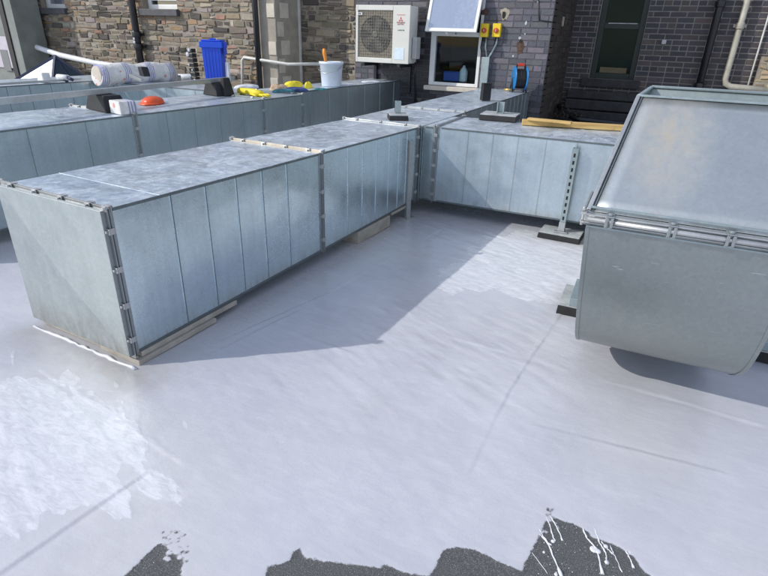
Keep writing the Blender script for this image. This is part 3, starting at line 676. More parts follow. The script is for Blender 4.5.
mb = MB(); mb.bar(((A0+B0)/2, -.02, tz+.0), ((A0+B0)/2+.02, -.16, tz+.05), .012, .012); mb.build('stay', M['flange_dark'], s1)
# things on the inside sill
mb = MB(); mb.lathe([(.055, 0), (.06, .02), (.06, .14), (.03, .19), (.018, .2), (.018, .22)], (cx+.10, 8.02, WZ0+.055), 14)
tag(mb.build('bottle', simple('pale_bottle', (.42, .58, .66), .3)), 'pale blue plastic bottle standing inside the lower window pane', 'bottle')
mb = MB(); mb.box(cx-.2, cx+.05, 8.0, 8.12, WZ0+.055, WZ0+.17); mb.box(cx-.203, cx+.053, 7.997, 8.123, WZ0+.171, WZ0+.185)
tag(mb.build('carton', simple('blue_carton', (.02, .08, .38), .5), bevel=.006), 'blue carton standing inside the lower window pane', 'box')

# ------------------------------------------------------------------ pipes and wall fittings
def drain(name, label, pts, r, mat, collars=(), cat='drainpipe'):
    e = empty(name, (pts[-1][0], pts[-1][1], pts[-1][2]), label=label, cat=cat); o = Vector(pts[-1]); mb = MB(); mb.tube([Vector(p)-o for p in pts], r, 14); mb.build('pipe', mat, e)
    for c in collars:
        mb = MB(); x, y, z = Vector(c)-o; mb.lathe([(r*1.25, -.04), (r*1.3, -.03), (r*1.3, .03), (r*1.25, .04)], (x, y, z), 14); mb.box(x-r*1.9, x+r*1.9, y+r*.6, y+r*1.2, z-.02, z+.02); mb.build('collar', mat, e)
    return e
x = aty(130, 0, 7.1).x+.03
drain('drainpipe', 'black iron drainpipe with white splashes, left of the slate silled window', [(x, 7.1, ZT), (x, 7.1, -.2)], .055, M['black_pipe'], [(x, 7.1, aty(130, 34, 7.1).z), (x, 7.1, aty(130, 38, 7.1).z-.12)])
for k in range(5):
    mb = MB(); mb.box(x-.02+random.uniform(-.02, .02), x+.01, 7.035, 7.043, .95+k*.05, .98+k*.05+random.uniform(0, .01)); mb_ = mb.build('paint_splash', M['white_mark'], None); mb_.parent = None
    tag(mb_, 'white splash on the black iron drainpipe by the slate silled window', 'paint mark', group='splashes on the left drainpipe')
x = aty(256, 40, 7.1).x+.02
drain('drainpipe', 'slim black drainpipe running down beside the rendered pier', [(x, 7.1, ZT), (x, 7.1, -.2)], .043, M['black_pipe'], [(x, 7.1, 1.9)])
x = aty(716, 30, 9.68).x-.03
drain('drainpipe', 'black drainpipe on the dark brick wall at the edge of the shade', [(x, 9.68, ZT), (x, 9.68, -.1)], .05, M['black_pipe'], [(x, 9.68, aty(722, 4, 9.68).z), (x, 9.68, aty(700, 86, 9.68).z)])
p = aty(739, 30, 9.68); pz = aty(727, 82, 9.68).z
drain('drainpipe', 'cream painted pipe with a bend at its foot on the sunlit dark bricks', [(p.x, 9.68, ZT), (p.x, 9.68, pz+.04), (p.x+.02, 9.68, pz-.02), (p.x+.09, 9.68, pz-.06), (p.x+.6, 9.68, pz-.08)], .042, M['cream_pipe'], [(p.x, 9.68, 1.5)])
p = aty(757, 55, 9.75); mb = MB(); mb.tube([(p.x, 9.76, ZT), (p.x, 9.76, 1.3), (p.x+.005, 9.76, .3)], .012, 6); tag(mb.build('wall_cable', M['white_pipe']), 'thin white cable down the sunlit dark bricks at the far right', 'cable')
q1, q2, q3 = aty(242, 86, 7.1), aty(242, 58, 7.1), aty(286, 62, 7.05)
drain('overflow_pipe', 'white plastic overflow pipe bent in front of the rendered pier', [(q1.x, 7.1, q1.z-.1), (q2.x, 7.1, q2.z-.03), (q2.x+.04, 7.1, q2.z+.01), (q3.x, 7.1, q2.z-.05), (q3.x+.45, 7.3, q2.z-.03)], .022, M['white_pipe'], cat='pipe')
pp = [aty(20, 44, 6.9), aty(33, 46, 6.9), aty(60, 55, 6.9), aty(95, 63, 6.9), aty(130, 68, 6.9), aty(176, 77, 6.7), aty(192, 77, 6.6)]
drain('wrapped_pipe', 'long white plastic wrapped pipe sloping across the foot of the stone wall', [tuple(p) for p in pp][::-1], .045, M['white_wrap'], cat='pipe')
mb = MB(); pq = [aty(17, 36, 6.9), aty(27, 42, 6.88), aty(34, 47, 6.87)]; mb.tube(pq, .028, 8); tag(mb.build('loose_wrapping', M['white_wrap']), 'loose torn end of white wrapping above the sloping pipe', 'wrapping')

# isolators and trunking
for k, (px, lab) in enumerate(((480, 'left yellow isolator switch with red rotary handle'), (492, 'right yellow isolator switch with red rotary handle'))):
    p = aty(px+4.4, 30.5, 7.78); e = empty('isolator_switch', (p.x, 7.845, p.z-.08), label=lab+' on the purple brick wall', cat='switch')
    mb = MB(); mb.box(-.055, .055, -.075, 0, 0, .165); mb.build('enclosure', M['yellow'], e, .008)
    mb = MB(); mt_ = Matrix.Translation((0, -.076, .08)) @ Matrix.Rotation(R(90), 4, 'X'); mb.lathe([(.032, 0), (.032, .012), (.028, .016)], (0, 0, 0), 18, mat=mt_); kn = mb.build('rotary_handle', M['red_sw'], e)
    mb = MB(); mb.box(-.005, .005, -.106, -.093, .065, .095); mb.build('grip', M['white_mark'], kn, .003)
    mb = MB(); mb.lathe([(.018, -.05), (.018, -.01), (.022, -.005), (.022, 0)], (0, -.035, 0), 10); mb.build('gland', M['black_plastic'], e)
t0 = aty(484, 57, 7.8); t1 = aty(481, 95, 7.8)
e = empty('cable_trunking', (t0.x, 7.845, .6), label='grey galvanised cable trunking under the yellow switches', cat='trunking')
mb = MB(); mb.box(-.02, .085, -.075, 0, -.02, t0.z-.6); mb.build('trunk', M['channel'], e, .004)
xs_ = [aty(484.5, 40, 7.8).x-t0.x, aty(496.5, 40, 7.8).x-t0.x]; zt = t0.z-.6
mb = MB(); mb.tube([(xs_[0]+.02, -.035, zt+.25), (xs_[0]+.02, -.035, zt+.12), (.04, -.035, zt-.01)], .012, 8); mb.build('conduit', M['channel'], e)
mb = MB(); mb.tube([(xs_[1]+.0, -.035, zt+.26), (xs_[1]+.0, -.035, zt+.17), (xs_[1]-.03, -.035, zt+.10), (.09, -.035, zt+.04), (.06, -.035, zt-.01)], .014, 8); mb.build('conduit', M['channel'], e)
mb = MB(); mb.tube([(xs_[0]-.03, -.035, zt+.25), (xs_[0]-.045, -.035, zt+.12), (-.01, -.035, zt-.08), (-.03, -.035, zt-.4)], .009, 8); mb.build('cable', M['black_plastic'], e)

# ------------------------------------------------------------------ air conditioner
ax0, ax1 = -3.915, -3.10; az0 = .885; AW = ax1-ax0; AH = .715; AD = .285
e = empty('air_conditioner', (ax0, 7.40, az0), label='off white outdoor air conditioning unit with round fan grille on the purple brick wall', cat='air conditioner')
mb = MB(); mb.box(.0, AW, .02, AD, 0, AH); mb.build('casing', M['ac_white'], e, .012)
gx0, gx1, gz0, gz1 = .045, .555, .06, .655
mb = MB(); mb.box(-.004, gx0-.012, -.012, .02, -.004, AH+.004); mb.box(gx1+.012, AW+.004, -.012, .02, -.004, AH+.004); mb.box(gx0-.012, gx1+.012, -.012, .02, gz1, AH+.004); mb.box(gx0-.012, gx1+.012, -.012, .02, -.004, gz0); mb.build('front_panel', M['ac_white'], e, .006)
mb = MB(); mb.box(gx0-.01, gx1+.01, .006, .019, gz0+.001, gz1-.001); mb.build('coil_backing', M['ac_fin'], e)
mt_ = Matrix.Translation(((gx0+gx1)/2, .005, (gz0+gz1)/2)) @ Matrix.Rotation(R(90), 4, 'X')
mb = MB(); mb.lathe([(.235, -.001), (.235, .006), (.225, .007)], (0, 0, 0), 36, mat=mt_); mb.build('fan_shroud', M['ac_dark'], e)
mb = MB()
cxg, czg = (gx0+gx1)/2, (gz0+gz1)/2
for k in range(16):
    z = gz0+(k+.5)*(gz1-gz0)/16; mb.box(gx0-.01, gx1+.01, -.014, -.009, z-.0013, z+.0013)
for k in range(14):
    x = gx0+(k+.5)*(gx1-gx0)/14; mb.box(x-.0013, x+.0013, -.0088, -.004, gz0, gz1)
for rr in (.23, .19, .15, .11, .07):
    pts = [(cxg+rr*math.cos(t*math.pi/14), -.006, czg+rr*math.sin(t*math.pi/14)) for t in range(29)]; mb.tube(pts, .0018, 5, False)
mb.build('grille', simple('grille_wire', (.26, .24, .20), .5), e)
mb = MB()
for k in range(5):
    a_ = k*2*math.pi/5; c_, s_ = math.cos(a_), math.sin(a_); n_ = Vector((-s_, 0, c_)); d_ = Vector((c_, 0, s_)); o_ = Vector((cxg, -.003, czg))
    mb.quad(o_+d_*.04-n_*.03, o_+d_*.21-n_*.05, o_+d_*.21+n_*.06+Vector((0, .001, 0)), o_+d_*.04+n_*.03)
mb.lathe([(.045, 0), (.045, .004), (.03, .006)], (0, 0, 0), 16, mat=Matrix.Translation((cxg, -.003, czg)) @ Matrix.Rotation(R(90), 4, 'X')); mb.build('fan', simple('fan_blade_grey', (.12, .115, .10), .5), e)
mb = MB(); mb.box(AW+.006, AW+.075, .09, .24, .06, .34); mb.build('valve_cover', M['ac_grey'], e, .01)
mb = MB(); mb.box(.61, .75, -.0155, -.0125, .05, .20); mb.build('rating_sticker', M['sticker'], e)
mb = MB(); mb.box(.02, .10, -.0185, -.0155, gz1-.06, gz1-.03); mb.build('name_plate', M['white_pvc'], e)
mb = MB(); mb.box(.035, .085, -.0200, -.0190, gz1-.052, gz1-.038); mb.build('plate_print', M['ac_dark'], e)
def diamond(mb, cx_, cz_, ang, L):
    d_ = Vector((math.cos(ang), 0, math.sin(ang))); n_ = Vector((-math.sin(ang), 0, math.cos(ang))); o_ = Vector((cx_, -.0145, cz_))
    mb.quad(o_+d_*.002, o_+d_*L*.5+n_*L*.29, o_+d_*L, o_+d_*L*.5-n_*L*.29)
mb = MB(); lx, lz = .685, .545
for a_ in (90, 210, 330): diamond(mb, lx, lz, R(a_), .036)
mb.build('three_diamond_logo', M['red'], e)
mb = MB(); mb.box(lx-.058, lx+.058, -.0165, -.0135, lz+.058, lz+.064); mb.build('red_line', M['pink'], e)
def text(s_, x, z, size, mat, parent):
    cu = bpy.data.curves.new('lettering', 'FONT'); cu.body = s_; cu.size = size; cu.align_x = 'CENTER'; cu.extrude = .0006
    o = bpy.data.objects.new('lettering', cu); col.objects.link(o); dg = bpy.context.evaluated_depsgraph_get(); me_ = bpy.data.meshes.new_from_object(o.evaluated_get(dg))
    bpy.data.objects.remove(o); o = bpy.data.objects.new('lettering', me_); col.objects.link(o); me_.materials.append(mat); o.parent = parent; o.location = (x, -.0142, z); o.rotation_euler = (R(90), 0, 0); return o
text('MITSUBISHI', lx, lz-.042, .024, M['darkred'], e); text('ELECTRIC', lx, lz-.062, .022, M['darkred'], e); text('INVERTER', lx+.01, lz-.135, .022, M['green_txt'], e)
mb = MB()
br = empty('wall_bracket', (ax0, 7.40, az0), label='black steel wall bracket pair carrying the air conditioning unit', cat='bracket')
for x in (.09, AW-.17):
    mb = MB(); mb.box(x, x+.045, .0, .44, -.055, -.012); mb.box(x, x+.045, .40, .445, -.42, -.056); mb.build('bracket_arm', M['black_pipe'], br, .003)
mb = MB(); mb.tube([(AW+.03, 7.6-7.4, .02), (AW+.03, .2, -.15), (AW-.02, .35, -.3), (AW-.02, .42, -.75)], .018, 8); mb.build('refrigerant_line', M['black_plastic'], br)

# ------------------------------------------------------------------ ducts
def clampmb(kind, p):
    "small C shaped flange cleat; kind: top / side / front"
    mb = MB(); x, y, z = p
    if kind == 'top':
        mb.box(x-.014, x+.014, y-.014, y-.010, z-.014, z+.005); mb.box(x-.014, x+.014, y+.010, y+.014, z-.014, z+.005); mb.box(x-.014, x+.014, y-.0098, y+.0098, z+.0012, z+.005); mb.box(x-.005, x+.005, y-.024, y-.0142, z-.010, z-.001)
    elif kind == 'side':
        mb.box(x-.016, x+.004, y-.014, y-.010, z-.012, z+.012); mb.box(x-.016, x+.004, y+.010, y+.014, z-.012, z+.012); mb.box(x+.0005, x+.004, y-.0098, y+.0098, z-.012, z+.012); mb.box(x-.012, x-.004, y-.022, y-.0142, z-.005, z+.005)
    return mb
def ringbars(mb, x0, x1, z0, z1, y, lip=.028, th=.004):
    mb.box(x0-lip, x1+lip, y, y+th, z1, z1+lip); mb.box(x0-lip, x1+lip, y, y+th, z0-lip*.7, z0)
    mb.box(x0-lip, x0, y, y+th, z0, z1); mb.box(x1, x1+lip, y, y+th, z0, z1)
def add_flange(parent, x0, x1, z0, z1, y, mat, cm=None, lip=.015, tops=4, sides=4, gap=.006, left=False):
    mb = MB(); th = .003
    for yy in (y-gap/2-th, y+gap/2):
        mb.cur = 0; mb.box(x0-lip, x1+lip, yy, yy+th, z1, z1+lip)
        mb.cur = 1; mb.box(x0-lip, x1+lip, yy, yy+th, z0-lip*.7, z0); mb.box(x0-lip, x0, yy, yy+th, z0, z1); mb.box(x1, x1+lip, yy, yy+th, z0, z1)
    mb.cur = 0; mb.box(x0-.006, x1+.006, y-gap/2, y+gap/2, z1, z1+lip-.006)
    mb.cur = 1; mb.box(x1, x1+lip-.006, y-gap/2, y+gap/2, z0, z1)
    mb.cur = 0; mb.box(x0-.004, x1+.004, y-.024, y-gap/2-.0032, z1+.0005, z1+.003); mb.box(x0-.004, x1+.004, y+gap/2+.0032, y+.024, z1+.0005, z1+.003)
    mb.cur = 1; mb.box(x1+.0005, x1+.0045, y-.024, y-gap/2-.0032, z0, z1); mb.box(x1+.0005, x1+.0045, y+gap/2+.0032, y+.024, z0, z1)
    f = mb.build('flange', [mat, M['flange_side']], parent, .0008)
    for k in range(tops):
        x = x0+(x1-x0)*(k+.5)/tops; clampmb('top', (x, y, z1+lip-.002)).build('clamp', cm or M['clamp'], parent, .001)
    for k in range(sides):
        z = z0+(z1-z0)*(k+.5)/sides; clampmb('side', (x1+lip-.002, y, z)).build('clamp', cm or M['clamp'], parent, .001)
    for k in range(sides if left else 0):
        z = z0+(z1-z0)*(k+.5)/sides; mb = clampmb('side', (x1+lip-.002, y, z)); mb.v = [(x0+x1-a, b_, c) for a, b_, c in mb.v]; mb.f = [f[::-1] for f in mb.f]; mb.build('clamp', cm or M['clamp'], parent, .001)
    for (xx, zz) in ((x1+.012, z1+.012), (x0-.012, z1+.012)):          # corner pieces with bolt
        mb = MB(); mb.box(xx-.012, xx+.010, y-.011, y-.0075, zz-.012, zz+.010); mb.box(xx-.012, xx+.010, y+.0075, y+.011, zz-.012, zz+.010)
        mb.lathe([(.006, -.02), (.006, .02)], (xx, y, zz), 6, mat=Matrix.Rotation(R(90), 4, 'X')); mb.build('corner_bolt', cm or M['clamp'], parent)
def section(parent, x0, x1, y0, y1, zb, zt, ribs, side, top, ribm=None, seam=True, rw_=.006, pil=.0025, tops=()):
    """sheet metal shell between y0 and y1; zb, zt are functions of y; ribs = list of y of the pressed joints"""
    sd = MB(); ys_ = [y0]+[r_ for r_ in ribs if y0+.03 < r_ < y1-.03]+[y1]
    def panel(P, nu, nv, nrm, amp):
        i0 = len(sd.v)
        for i in range(nu+1):
            for j in range(nv+1):
                u, v_ = i/nu, j/nv; k = (1-abs(2*u-1))*(1-abs(2*v_-1)); sd.v.append(tuple(P(u, v_)+nrm*amp*k))
        for i in range(nu):
            for j in range(nv):
                a = i0+i*(nv+1)+j; sd.face((a, a+nv+1, a+nv+2, a+1), True)
    for a, b_ in zip(ys_, ys_[1:]):
        s_ = random.uniform(.4, 1.3)*pil
        panel(lambda u, v_: Vector((x1, a+(b_-a)*u, zb(a+(b_-a)*u)*(1-v_)+zt(a+(b_-a)*u)*v_)), 4, 6, Vector((1, 0, 0)), s_)
        panel(lambda u, v_: Vector((x0, b_+(a-b_)*u, zb(b_+(a-b_)*u)*(1-v_)+zt(b_+(a-b_)*u)*v_)), 2, 2, Vector((-1, 0, 0)), s_)
        panel(lambda u, v_: Vector((x0+(x1-x0)*v_, b_+(a-b_)*u, zb(b_+(a-b_)*u))), 1, 1, Vector((0, 0, -1)), 0)
    tp_ = MB()
    main = sd; sd = tp_
    def panel2(P, nu, nv, nrm, amp):
        i0 = len(tp_.v)
        for i in range(nu+1):
            for j in range(nv+1):
                u, v_ = i/nu, j/nv; k = (1-abs(2*u-1))*(1-abs(2*v_-1)); tp_.v.append(tuple(P(u, v_)+nrm*amp*k))
        for i in range(nu):
            for j in range(nv):
                a = i0+i*(nv+1)+j; tp_.face((a, a+nv+1, a+nv+2, a+1), True)
    for a, b_ in zip(ys_, ys_[1:]):
        panel2(lambda u, v_: Vector((x1-(x1-x0)*v_, a+(b_-a)*u, zt(a+(b_-a)*u))), 4, 6, Vector((0, 0, 1)), random.uniform(-.4, 1.0)*pil)
    main.cur = 1; tp_.cur = 1
    for r_ in ys_[1:-1]:
        main.box(x1, x1+.0030, r_-rw_/2, r_+rw_/2, zb(r_), zt(r_)-.001); main.cur = 0; main.box(x1, x1+.0036, r_-rw_/2-.0018, r_-rw_/2-.0004, zb(r_)+.006, zt(r_)-.012); main.cur = 1; main.box(x0-.003, x0, r_-rw_/2, r_+rw_/2, zb(r_), zt(r_))
    for r_ in tops: tp_.box(x0, x1+.001, r_-.0022, r_+.0022, zt(r_)-.002, zt(r_)+.0012)
    main.cur = 2
    if seam:
        for xx, s_ in ((x1, 1), (x0, -1)):
            for z_, hh in ((zt, -.011), (zb, .010)):
                p = [(xx, y0+.02, z_(y0)), (xx+s_*.004, y0+.02, z_(y0)), (xx+s_*.004, y1-.02, z_(y1)), (xx, y1-.02, z_(y1))]
                lo = [(a, b_, c+min(hh, 0)) for a, b_, c in p]; hi = [(a, b_, c+max(hh, 0)+.001) for a, b_, c in p]
                main.hexa(lo+hi if s_ > 0 else [lo[k] for k in (3, 2, 1, 0)]+[hi[k] for k in (3, 2, 1, 0)])
    main.build('side_panels', [side, ribm or M['flange'], M['seam']], parent)
    tp_.build('top_panels', [top, top], parent)
def endcap(parent, x0, x1, y, z0, z1, mat, out_=-.015, name='end_cap'):
    mb = MB(); c = ((x0+x1)/2, y+out_, (z0+z1)/2); P = [(x0, y, z0), (x1, y, z0), (x1, y, z1), (x0, y, z1)]
    i = 0; mb.v += P+[c]
    for k in range(4): mb.face((k, (k+1) % 4, 4) if out_ < 0 else ((k+1) % 4, k, 4))
    return mb.build(name, mat, parent)
lin = lambda y0, a, y1, b_: (lambda y: a+(b_-a)*(y-y0)/(y1-y0))

# D1: the long near duct
DW = .655; AZ = R(-3.35)
d1 = empty('ventilation_duct', (-1.71, 1.258, 0), AZ, label='long galvanised duct across the left foreground with a creased end cap', cat='duct')
L1, L2 = 1.396, 2.713
zb = lin(0, .0, L2, .024); zt = lin(0, .612, L2, .590)
ztt = lin(0, .622, L2, .598)
rib1 = [(y-1.258)/math.cos(AZ) for y in (1.573, 1.764, 1.956, 2.139, 2.336)]
rib2 = [(y-1.258)/math.cos(AZ) for y in (2.946, 3.127, 3.311, 3.496, 3.651, 3.781)]
section(d1, -DW, 0, .03, L1, zb, ztt, rib1, M['side'], M['top'], M['seam'], rw_=.0052, tops=[.27])
section(d1, -DW, 0, L1, L2-.01, zb, ztt, rib2, M['side'], M['top'], M['flange'], rw_=.004)
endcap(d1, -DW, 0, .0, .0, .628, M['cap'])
mb = MB(); mb.box(-DW, 0, .001, .03, .0, .6205); mb.build('cap_return', M['flange_dark'], d1, .002)
add_flange(d1, -DW, 0, 0, ztt(0)-.004, .022, M['flange'], tops=4, sides=4, lip=.018)
add_flange(d1, -DW, 0, zb(L1), ztt(L1), L1, M['flange_rusty'], tops=4, sides=4)
add_flange(d1, -DW, 0, zb(L2), ztt(L2), L2-.015, M['flange'], tops=3, sides=4)
# T-piece and rear duct up to the purple wall
d3 = empty('ventilation_duct', (-1.53, 3.985, 0), R(-1.1), label='galvanised duct running back from the corner joint to the purple brick wall', cat='duct')
zc = lambda y: .022; zd = lambda y: .604
section(d3, -.665, 0, .0, .98, zc, zd, [], M['side'], M['top'])
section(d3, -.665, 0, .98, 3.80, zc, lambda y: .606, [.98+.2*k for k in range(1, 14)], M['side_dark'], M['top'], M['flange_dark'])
add_flange(d3, -.665, 0, .03, .606, .98, M['flange'], tops=4, sides=3)
endcap(d3, -.665, 0, 3.80, .022, .606, M['side'], .004)
mb = MB(); mb.box(-.665, 0, -.001, .0, .022, .60); mb.build('front_plate', M['side_dark'], d3)
# D2: cross duct to the right
d2 = empty('ventilation_duct', (-1.415, 4.0, 0), R(-90), label='light blue galvanised duct across the back, carrying planks and a support foot', cat='duct')
# local frame: y runs along +X world, x runs along -Y ... right face (x1) looks to the camera
section(d2, -.685, 0, .02, 2.35, lambda y: .028, lambda y: .607, [.255, .445, .63, .83, 1.04, 1.3, 1.5, 1.7], M['cross'], M['top'], M['flange'], rw_=.0035, tops=[.445, .83, 1.04])
section(d2, -.68, -.004, -.11, .018, lambda y: .03, lambda y: .603, [], M['side_dark'], M['top'])
add_flange(d2, -.685, 0, .03, .605, .0, M['flange'], tops=0, sides=5)
endcap(d2, -.685, 0, 2.35, .028, .607, M['cross'], .01)
# D4: second long duct on the left
d4 = empty('ventilation_duct', (-3.585, 1.40, 0), R(-3.6), label='second long galvanised duct behind the nearest one, with rags and a bucket on it', cat='duct')
zq = lambda y: .03; zr_ = lambda y: .632
def Yl(Y): return (Y-1.40)/math.cos(R(3.6))
def inside(a, b_, n): return [a+(b_-a)*k/n for k in range(1, n)]
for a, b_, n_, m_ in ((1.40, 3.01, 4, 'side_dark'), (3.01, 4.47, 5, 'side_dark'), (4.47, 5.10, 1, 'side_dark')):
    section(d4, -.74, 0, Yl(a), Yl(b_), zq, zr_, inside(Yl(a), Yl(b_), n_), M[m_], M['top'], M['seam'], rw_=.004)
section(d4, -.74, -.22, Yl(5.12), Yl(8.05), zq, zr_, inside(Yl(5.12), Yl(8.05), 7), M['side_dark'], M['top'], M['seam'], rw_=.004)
endcap(d4, -.74, -.22, Yl(8.05), .03, .632, M['side_dark'], .004); endcap(d4, -.74, 0, Yl(1.40), .03, .632, M['cap'])
mb = MB(); mb.box(-.74, 0, Yl(5.10), Yl(5.12), .03, .63); mb.build('step_plate', M['side_dark'], d4)
for Y_, t_ in ((3.01, 4), (4.47, 3), (5.10, 3)): add_flange(d4, -.74, 0, .03, .632, Yl(Y_), M['flange_dark'] if t_ == 3 else M['flange'], tops=t_, sides=3, lip=.014)
# D5: third duct and its branch
d5 = empty('ventilation_duct', (-6.15, 2.0, 0), R(-.5), label='third galvanised duct furthest left, seen under the printed roll', cat='duct')
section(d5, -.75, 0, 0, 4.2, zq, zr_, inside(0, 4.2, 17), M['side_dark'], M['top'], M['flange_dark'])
endcap(d5, -.75, 0, 4.2, .03, .632, M['side_dark'], .004); endcap(d5, -.75, 0, 0, .03, .632, M['side_dark'])
d6 = empty('ventilation_duct', (-6.14, 5.05, 0), R(-90), label='short galvanised branch duct linking the third duct to the second one, behind the orange cap', cat='duct')
section(d6, -.55, 0, .02, 1.86, lambda y: .05, lambda y: .60, inside(0, 1.8, 4), M['cross'], M['top'], M['flange'])

# ------------------------------------------------------------------ right hood bend
hd = empty('duct_bend', (0, 0, 0), label='large open topped galvanised bend with rust streaks at the right edge', cat='duct')
HR = 1.0
def lerp(a, b_, t): return a+(b_-a)*t
prof = [(3.98, .05), (2.55, .045), (2.32, .058), (2.20, .078), (2.10, .108), (2.04, .141), (2.005, .166), (1.972, .195), (1.945, .23), (1.925, .275), (1.912, .33), (1.905, .40), (1.902, .50), (1.90, .672)]
def xl(z): return -.060-.040*min(1, max(0, (z-.14)/.50))
def xr(z): return .500+.025*min(1, max(0, (z-.14)/.50))
def smoothprof(P):
    out_ = [P[0]]
    for i in range(len(P)-1):
        p0 = P[max(i-1, 0)]; p1 = P[i]; p2 = P[i+1]; p3 = P[min(i+2, len(P)-1)]
        for t in (.25, .5, .75, 1.0):
            out_.append(tuple(.5*((2*p1[k])+(-p0[k]+p2[k])*t+(2*p0[k]-5*p1[k]+4*p2[k]-p3[k])*t*t+(-p0[k]+3*p1[k]-3*p2[k]+p3[k])*t**3) for k in (0, 1)))
    return out_
sp = [(3.98, .05)]+smoothprof(prof[1:])
mb = MB(); nx = 10
for (y, z) in sp:
    for k in range(nx+1):
        u = k/nx; mb.v.append((lerp(xl(z), xr(z), u), y-.004*(1-abs(2*u-1)), z))
for i in range(len(sp)-1):
    for k in range(nx): a = i*(nx+1)+k; mb.face((a, a+1, a+nx+2, a+nx+1), True)
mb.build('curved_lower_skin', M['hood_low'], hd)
for sx_, nm in ((0, 'l'), (1, 'r')):
    mb = MB(); f = xl if sx_ == 0 else xr; pts = [(f(z), y, z) for y, z in sp]+[(f(.66), 3.98, .66)]
    n_ = len(pts); mb.v += pts; mb.face(tuple(range(n_)) if sx_ else tuple(range(n_))[::-1]); mb.build('cheek', M['hood_low'], hd)
mb = MB(); mb.quad((xl(.6), 2.6, .661), (xr(.6), 2.6, .661), (xr(.6), 3.98, .661), (xl(.6), 3.98, .661)); mb.build('rear_duct_top', M['top'], hd)
# standing seam along both edges of the lower skin
for f, s_ in ((xl, 1), (xr, -1)):
    mb = MB(); n0 = None; pts = [(y, z) for y, z in sp if y < 2.3]
    for i, (y, z) in enumerate(pts):
        t = Vector((0, pts[min(i+1, len(pts)-1)][0]-pts[max(i-1, 0)][0], pts[min(i+1, len(pts)-1)][1]-pts[max(i-1, 0)][1])).normalized(); nn = Vector((0, t.z, -t.y))*-1
        c = Vector((f(z), y, z)); e0 = -.003*s_; e1 = .010*s_
        for off, h_ in ((e0, 0), (e0, .003), (e1, .003), (e1, 0)): mb.v.append(tuple(c+Vector((off, 0, 0))+nn*h_*(1 if nn.y < 0.2 or True else 1)))
    for i in range(len(pts)-1):
        a = i*4
        for k in range(4): mb.face((a+k, a+(k+1) % 4, a+4+(k+1) % 4, a+4+k) if s_ > 0 else (a+4+k, a+4+(k+1) % 4, a+(k+1) % 4, a+k))
    mb.build('edge_seam', M['hood_low'], hd)
# horizontal joint flange
fz = .688
mb = MB()
for (z0, z1, o_) in ((fz-.016, fz-.012, .034), (fz+.012, fz+.016, .034), (fz-.0118, fz+.0118, .026)):
    mb.box(-.105-o_*.3, .53, 1.90-o_, 1.90, z0, z1); mb.box(-.105-o_*.55, -.105-o_*.3-.001, 1.90-o_*.8, 2.2, z0, z1)
    mb.box(.5305, .53+o_, 1.90-o_*.8, 2.58, z0, z1)
fl = mb.build('flange', M['flange'], hd, .0015)
mb = MB(); mb.tube([(-.10, 1.862, fz), (.2, 1.860, fz), (.54, 1.862, fz)], .0085, 12); mb.build('sealant_bead', M['clamp'], hd)
for z_, nm in ((fz-.034, 0), (fz+.034, 1)):
    mb = MB(); mb.box(-.1, .525, 1.893, 1.8985+(.004 if nm else 0), z_-.0035, z_+.0035); mb.build('fold_line', M['channel'], hd, .001)
for x in (-.031, .157, .320, .470):
    mb = MB(); mb.box(x-.013, x+.013, 1.852, 1.900, fz+.0165, fz+.0205); mb.box(x-.013, x+.013, 1.852, 1.900, fz-.0205, fz-.0165); mb.box(x-.013, x-.004, 1.8485, 1.8515, fz-.0165, fz+.0165); mb.box(x+.004, x+.013, 1.8485, 1.8515, fz-.0165, fz+.0165)
    mb.lathe([(.005, -.022), (.005, .028)], (x, 1.868, fz), 6); mb.lathe([(.009, .0208), (.009, .027)], (x, 1.868, fz), 6); mb.build('clamp', M['flange_side'], hd, .001)
mb = MB(); mb.box(-.122, -.106, 1.872, 1.915, fz-.02, fz-.012); mb.box(-.122, -.106, 1.872, 1.915, fz+.012, fz+.02); mb.lathe([(.005, -.03), (.005, .034)], (-.118, 1.885, fz), 8); mb.lathe([(.009, .0205), (.009, .028)], (-.118, 1.885, fz), 6); mb.build('corner_bolt', M['clamp'], hd, .001)
# upper leaning plate, sides, back: an open topped box
TL = Vector((-.031, 2.35, 1.047)); BL = Vector((-.100, 1.902, .706)); TR = Vector((.63, 2.35, 1.047)); BR = Vector((.53, 1.902, .706))
BTL = Vector((.006, 2.70, 1.060)); BTR = Vector((.66, 2.70, 1.060)); BBL = Vector((-.09, 2.56, .70)); BBR = Vector((.53, 2.56, .70))
nrm = (BR-BL).cross(TL-BL).normalized()
mb = MB(); nu, nv = 10, 10
for i in range(nu+1):
    for j in range(nv+1):
        u, v_ = i/nu, j/nv; k = (1-abs(2*u-1))*(1-abs(2*v_-1)); mb.v.append(tuple(BL.lerp(BR, u).lerp(TL.lerp(TR, u), v_)+nrm*.0015*k))
for i in range(nu):
    for j in range(nv): a = i*(nv+1)+j; mb.face((a, a+nv+1, a+nv+2, a+1), True)
o = mb.build('leaning_front_plate', M['hood_up'], hd); o.modifiers.new('solid', 'SOLIDIFY').thickness = .002
for P, nm in (((BBL, BL, TL, BTL), 'side_plate'), ((BR, BBR, BTR, TR), 'side_plate'), ((BBR, BBL, BTL, BTR), 'back_plate')):
    mb = MB(); mb.quad(*P); o = mb.build(nm, M['inner'], hd); o.modifiers.new('solid', 'SOLIDIFY').thickness = .002
mb = MB(); up = nrm
mb.bar(BL+up*.004+Vector((-.004, 0, 0)), TL+up*.004+Vector((-.002, 0, 0)), .014, .008, up); mb.build('edge_return', M['flange'], hd, .002)
mb = MB(); mb.bar(BL+up*.003+Vector((.010, 0, 0)), TL+up*.003+Vector((.012, 0, 0)), .003, .003, up); mb.build('fold_line', M['flange_dark'], hd)
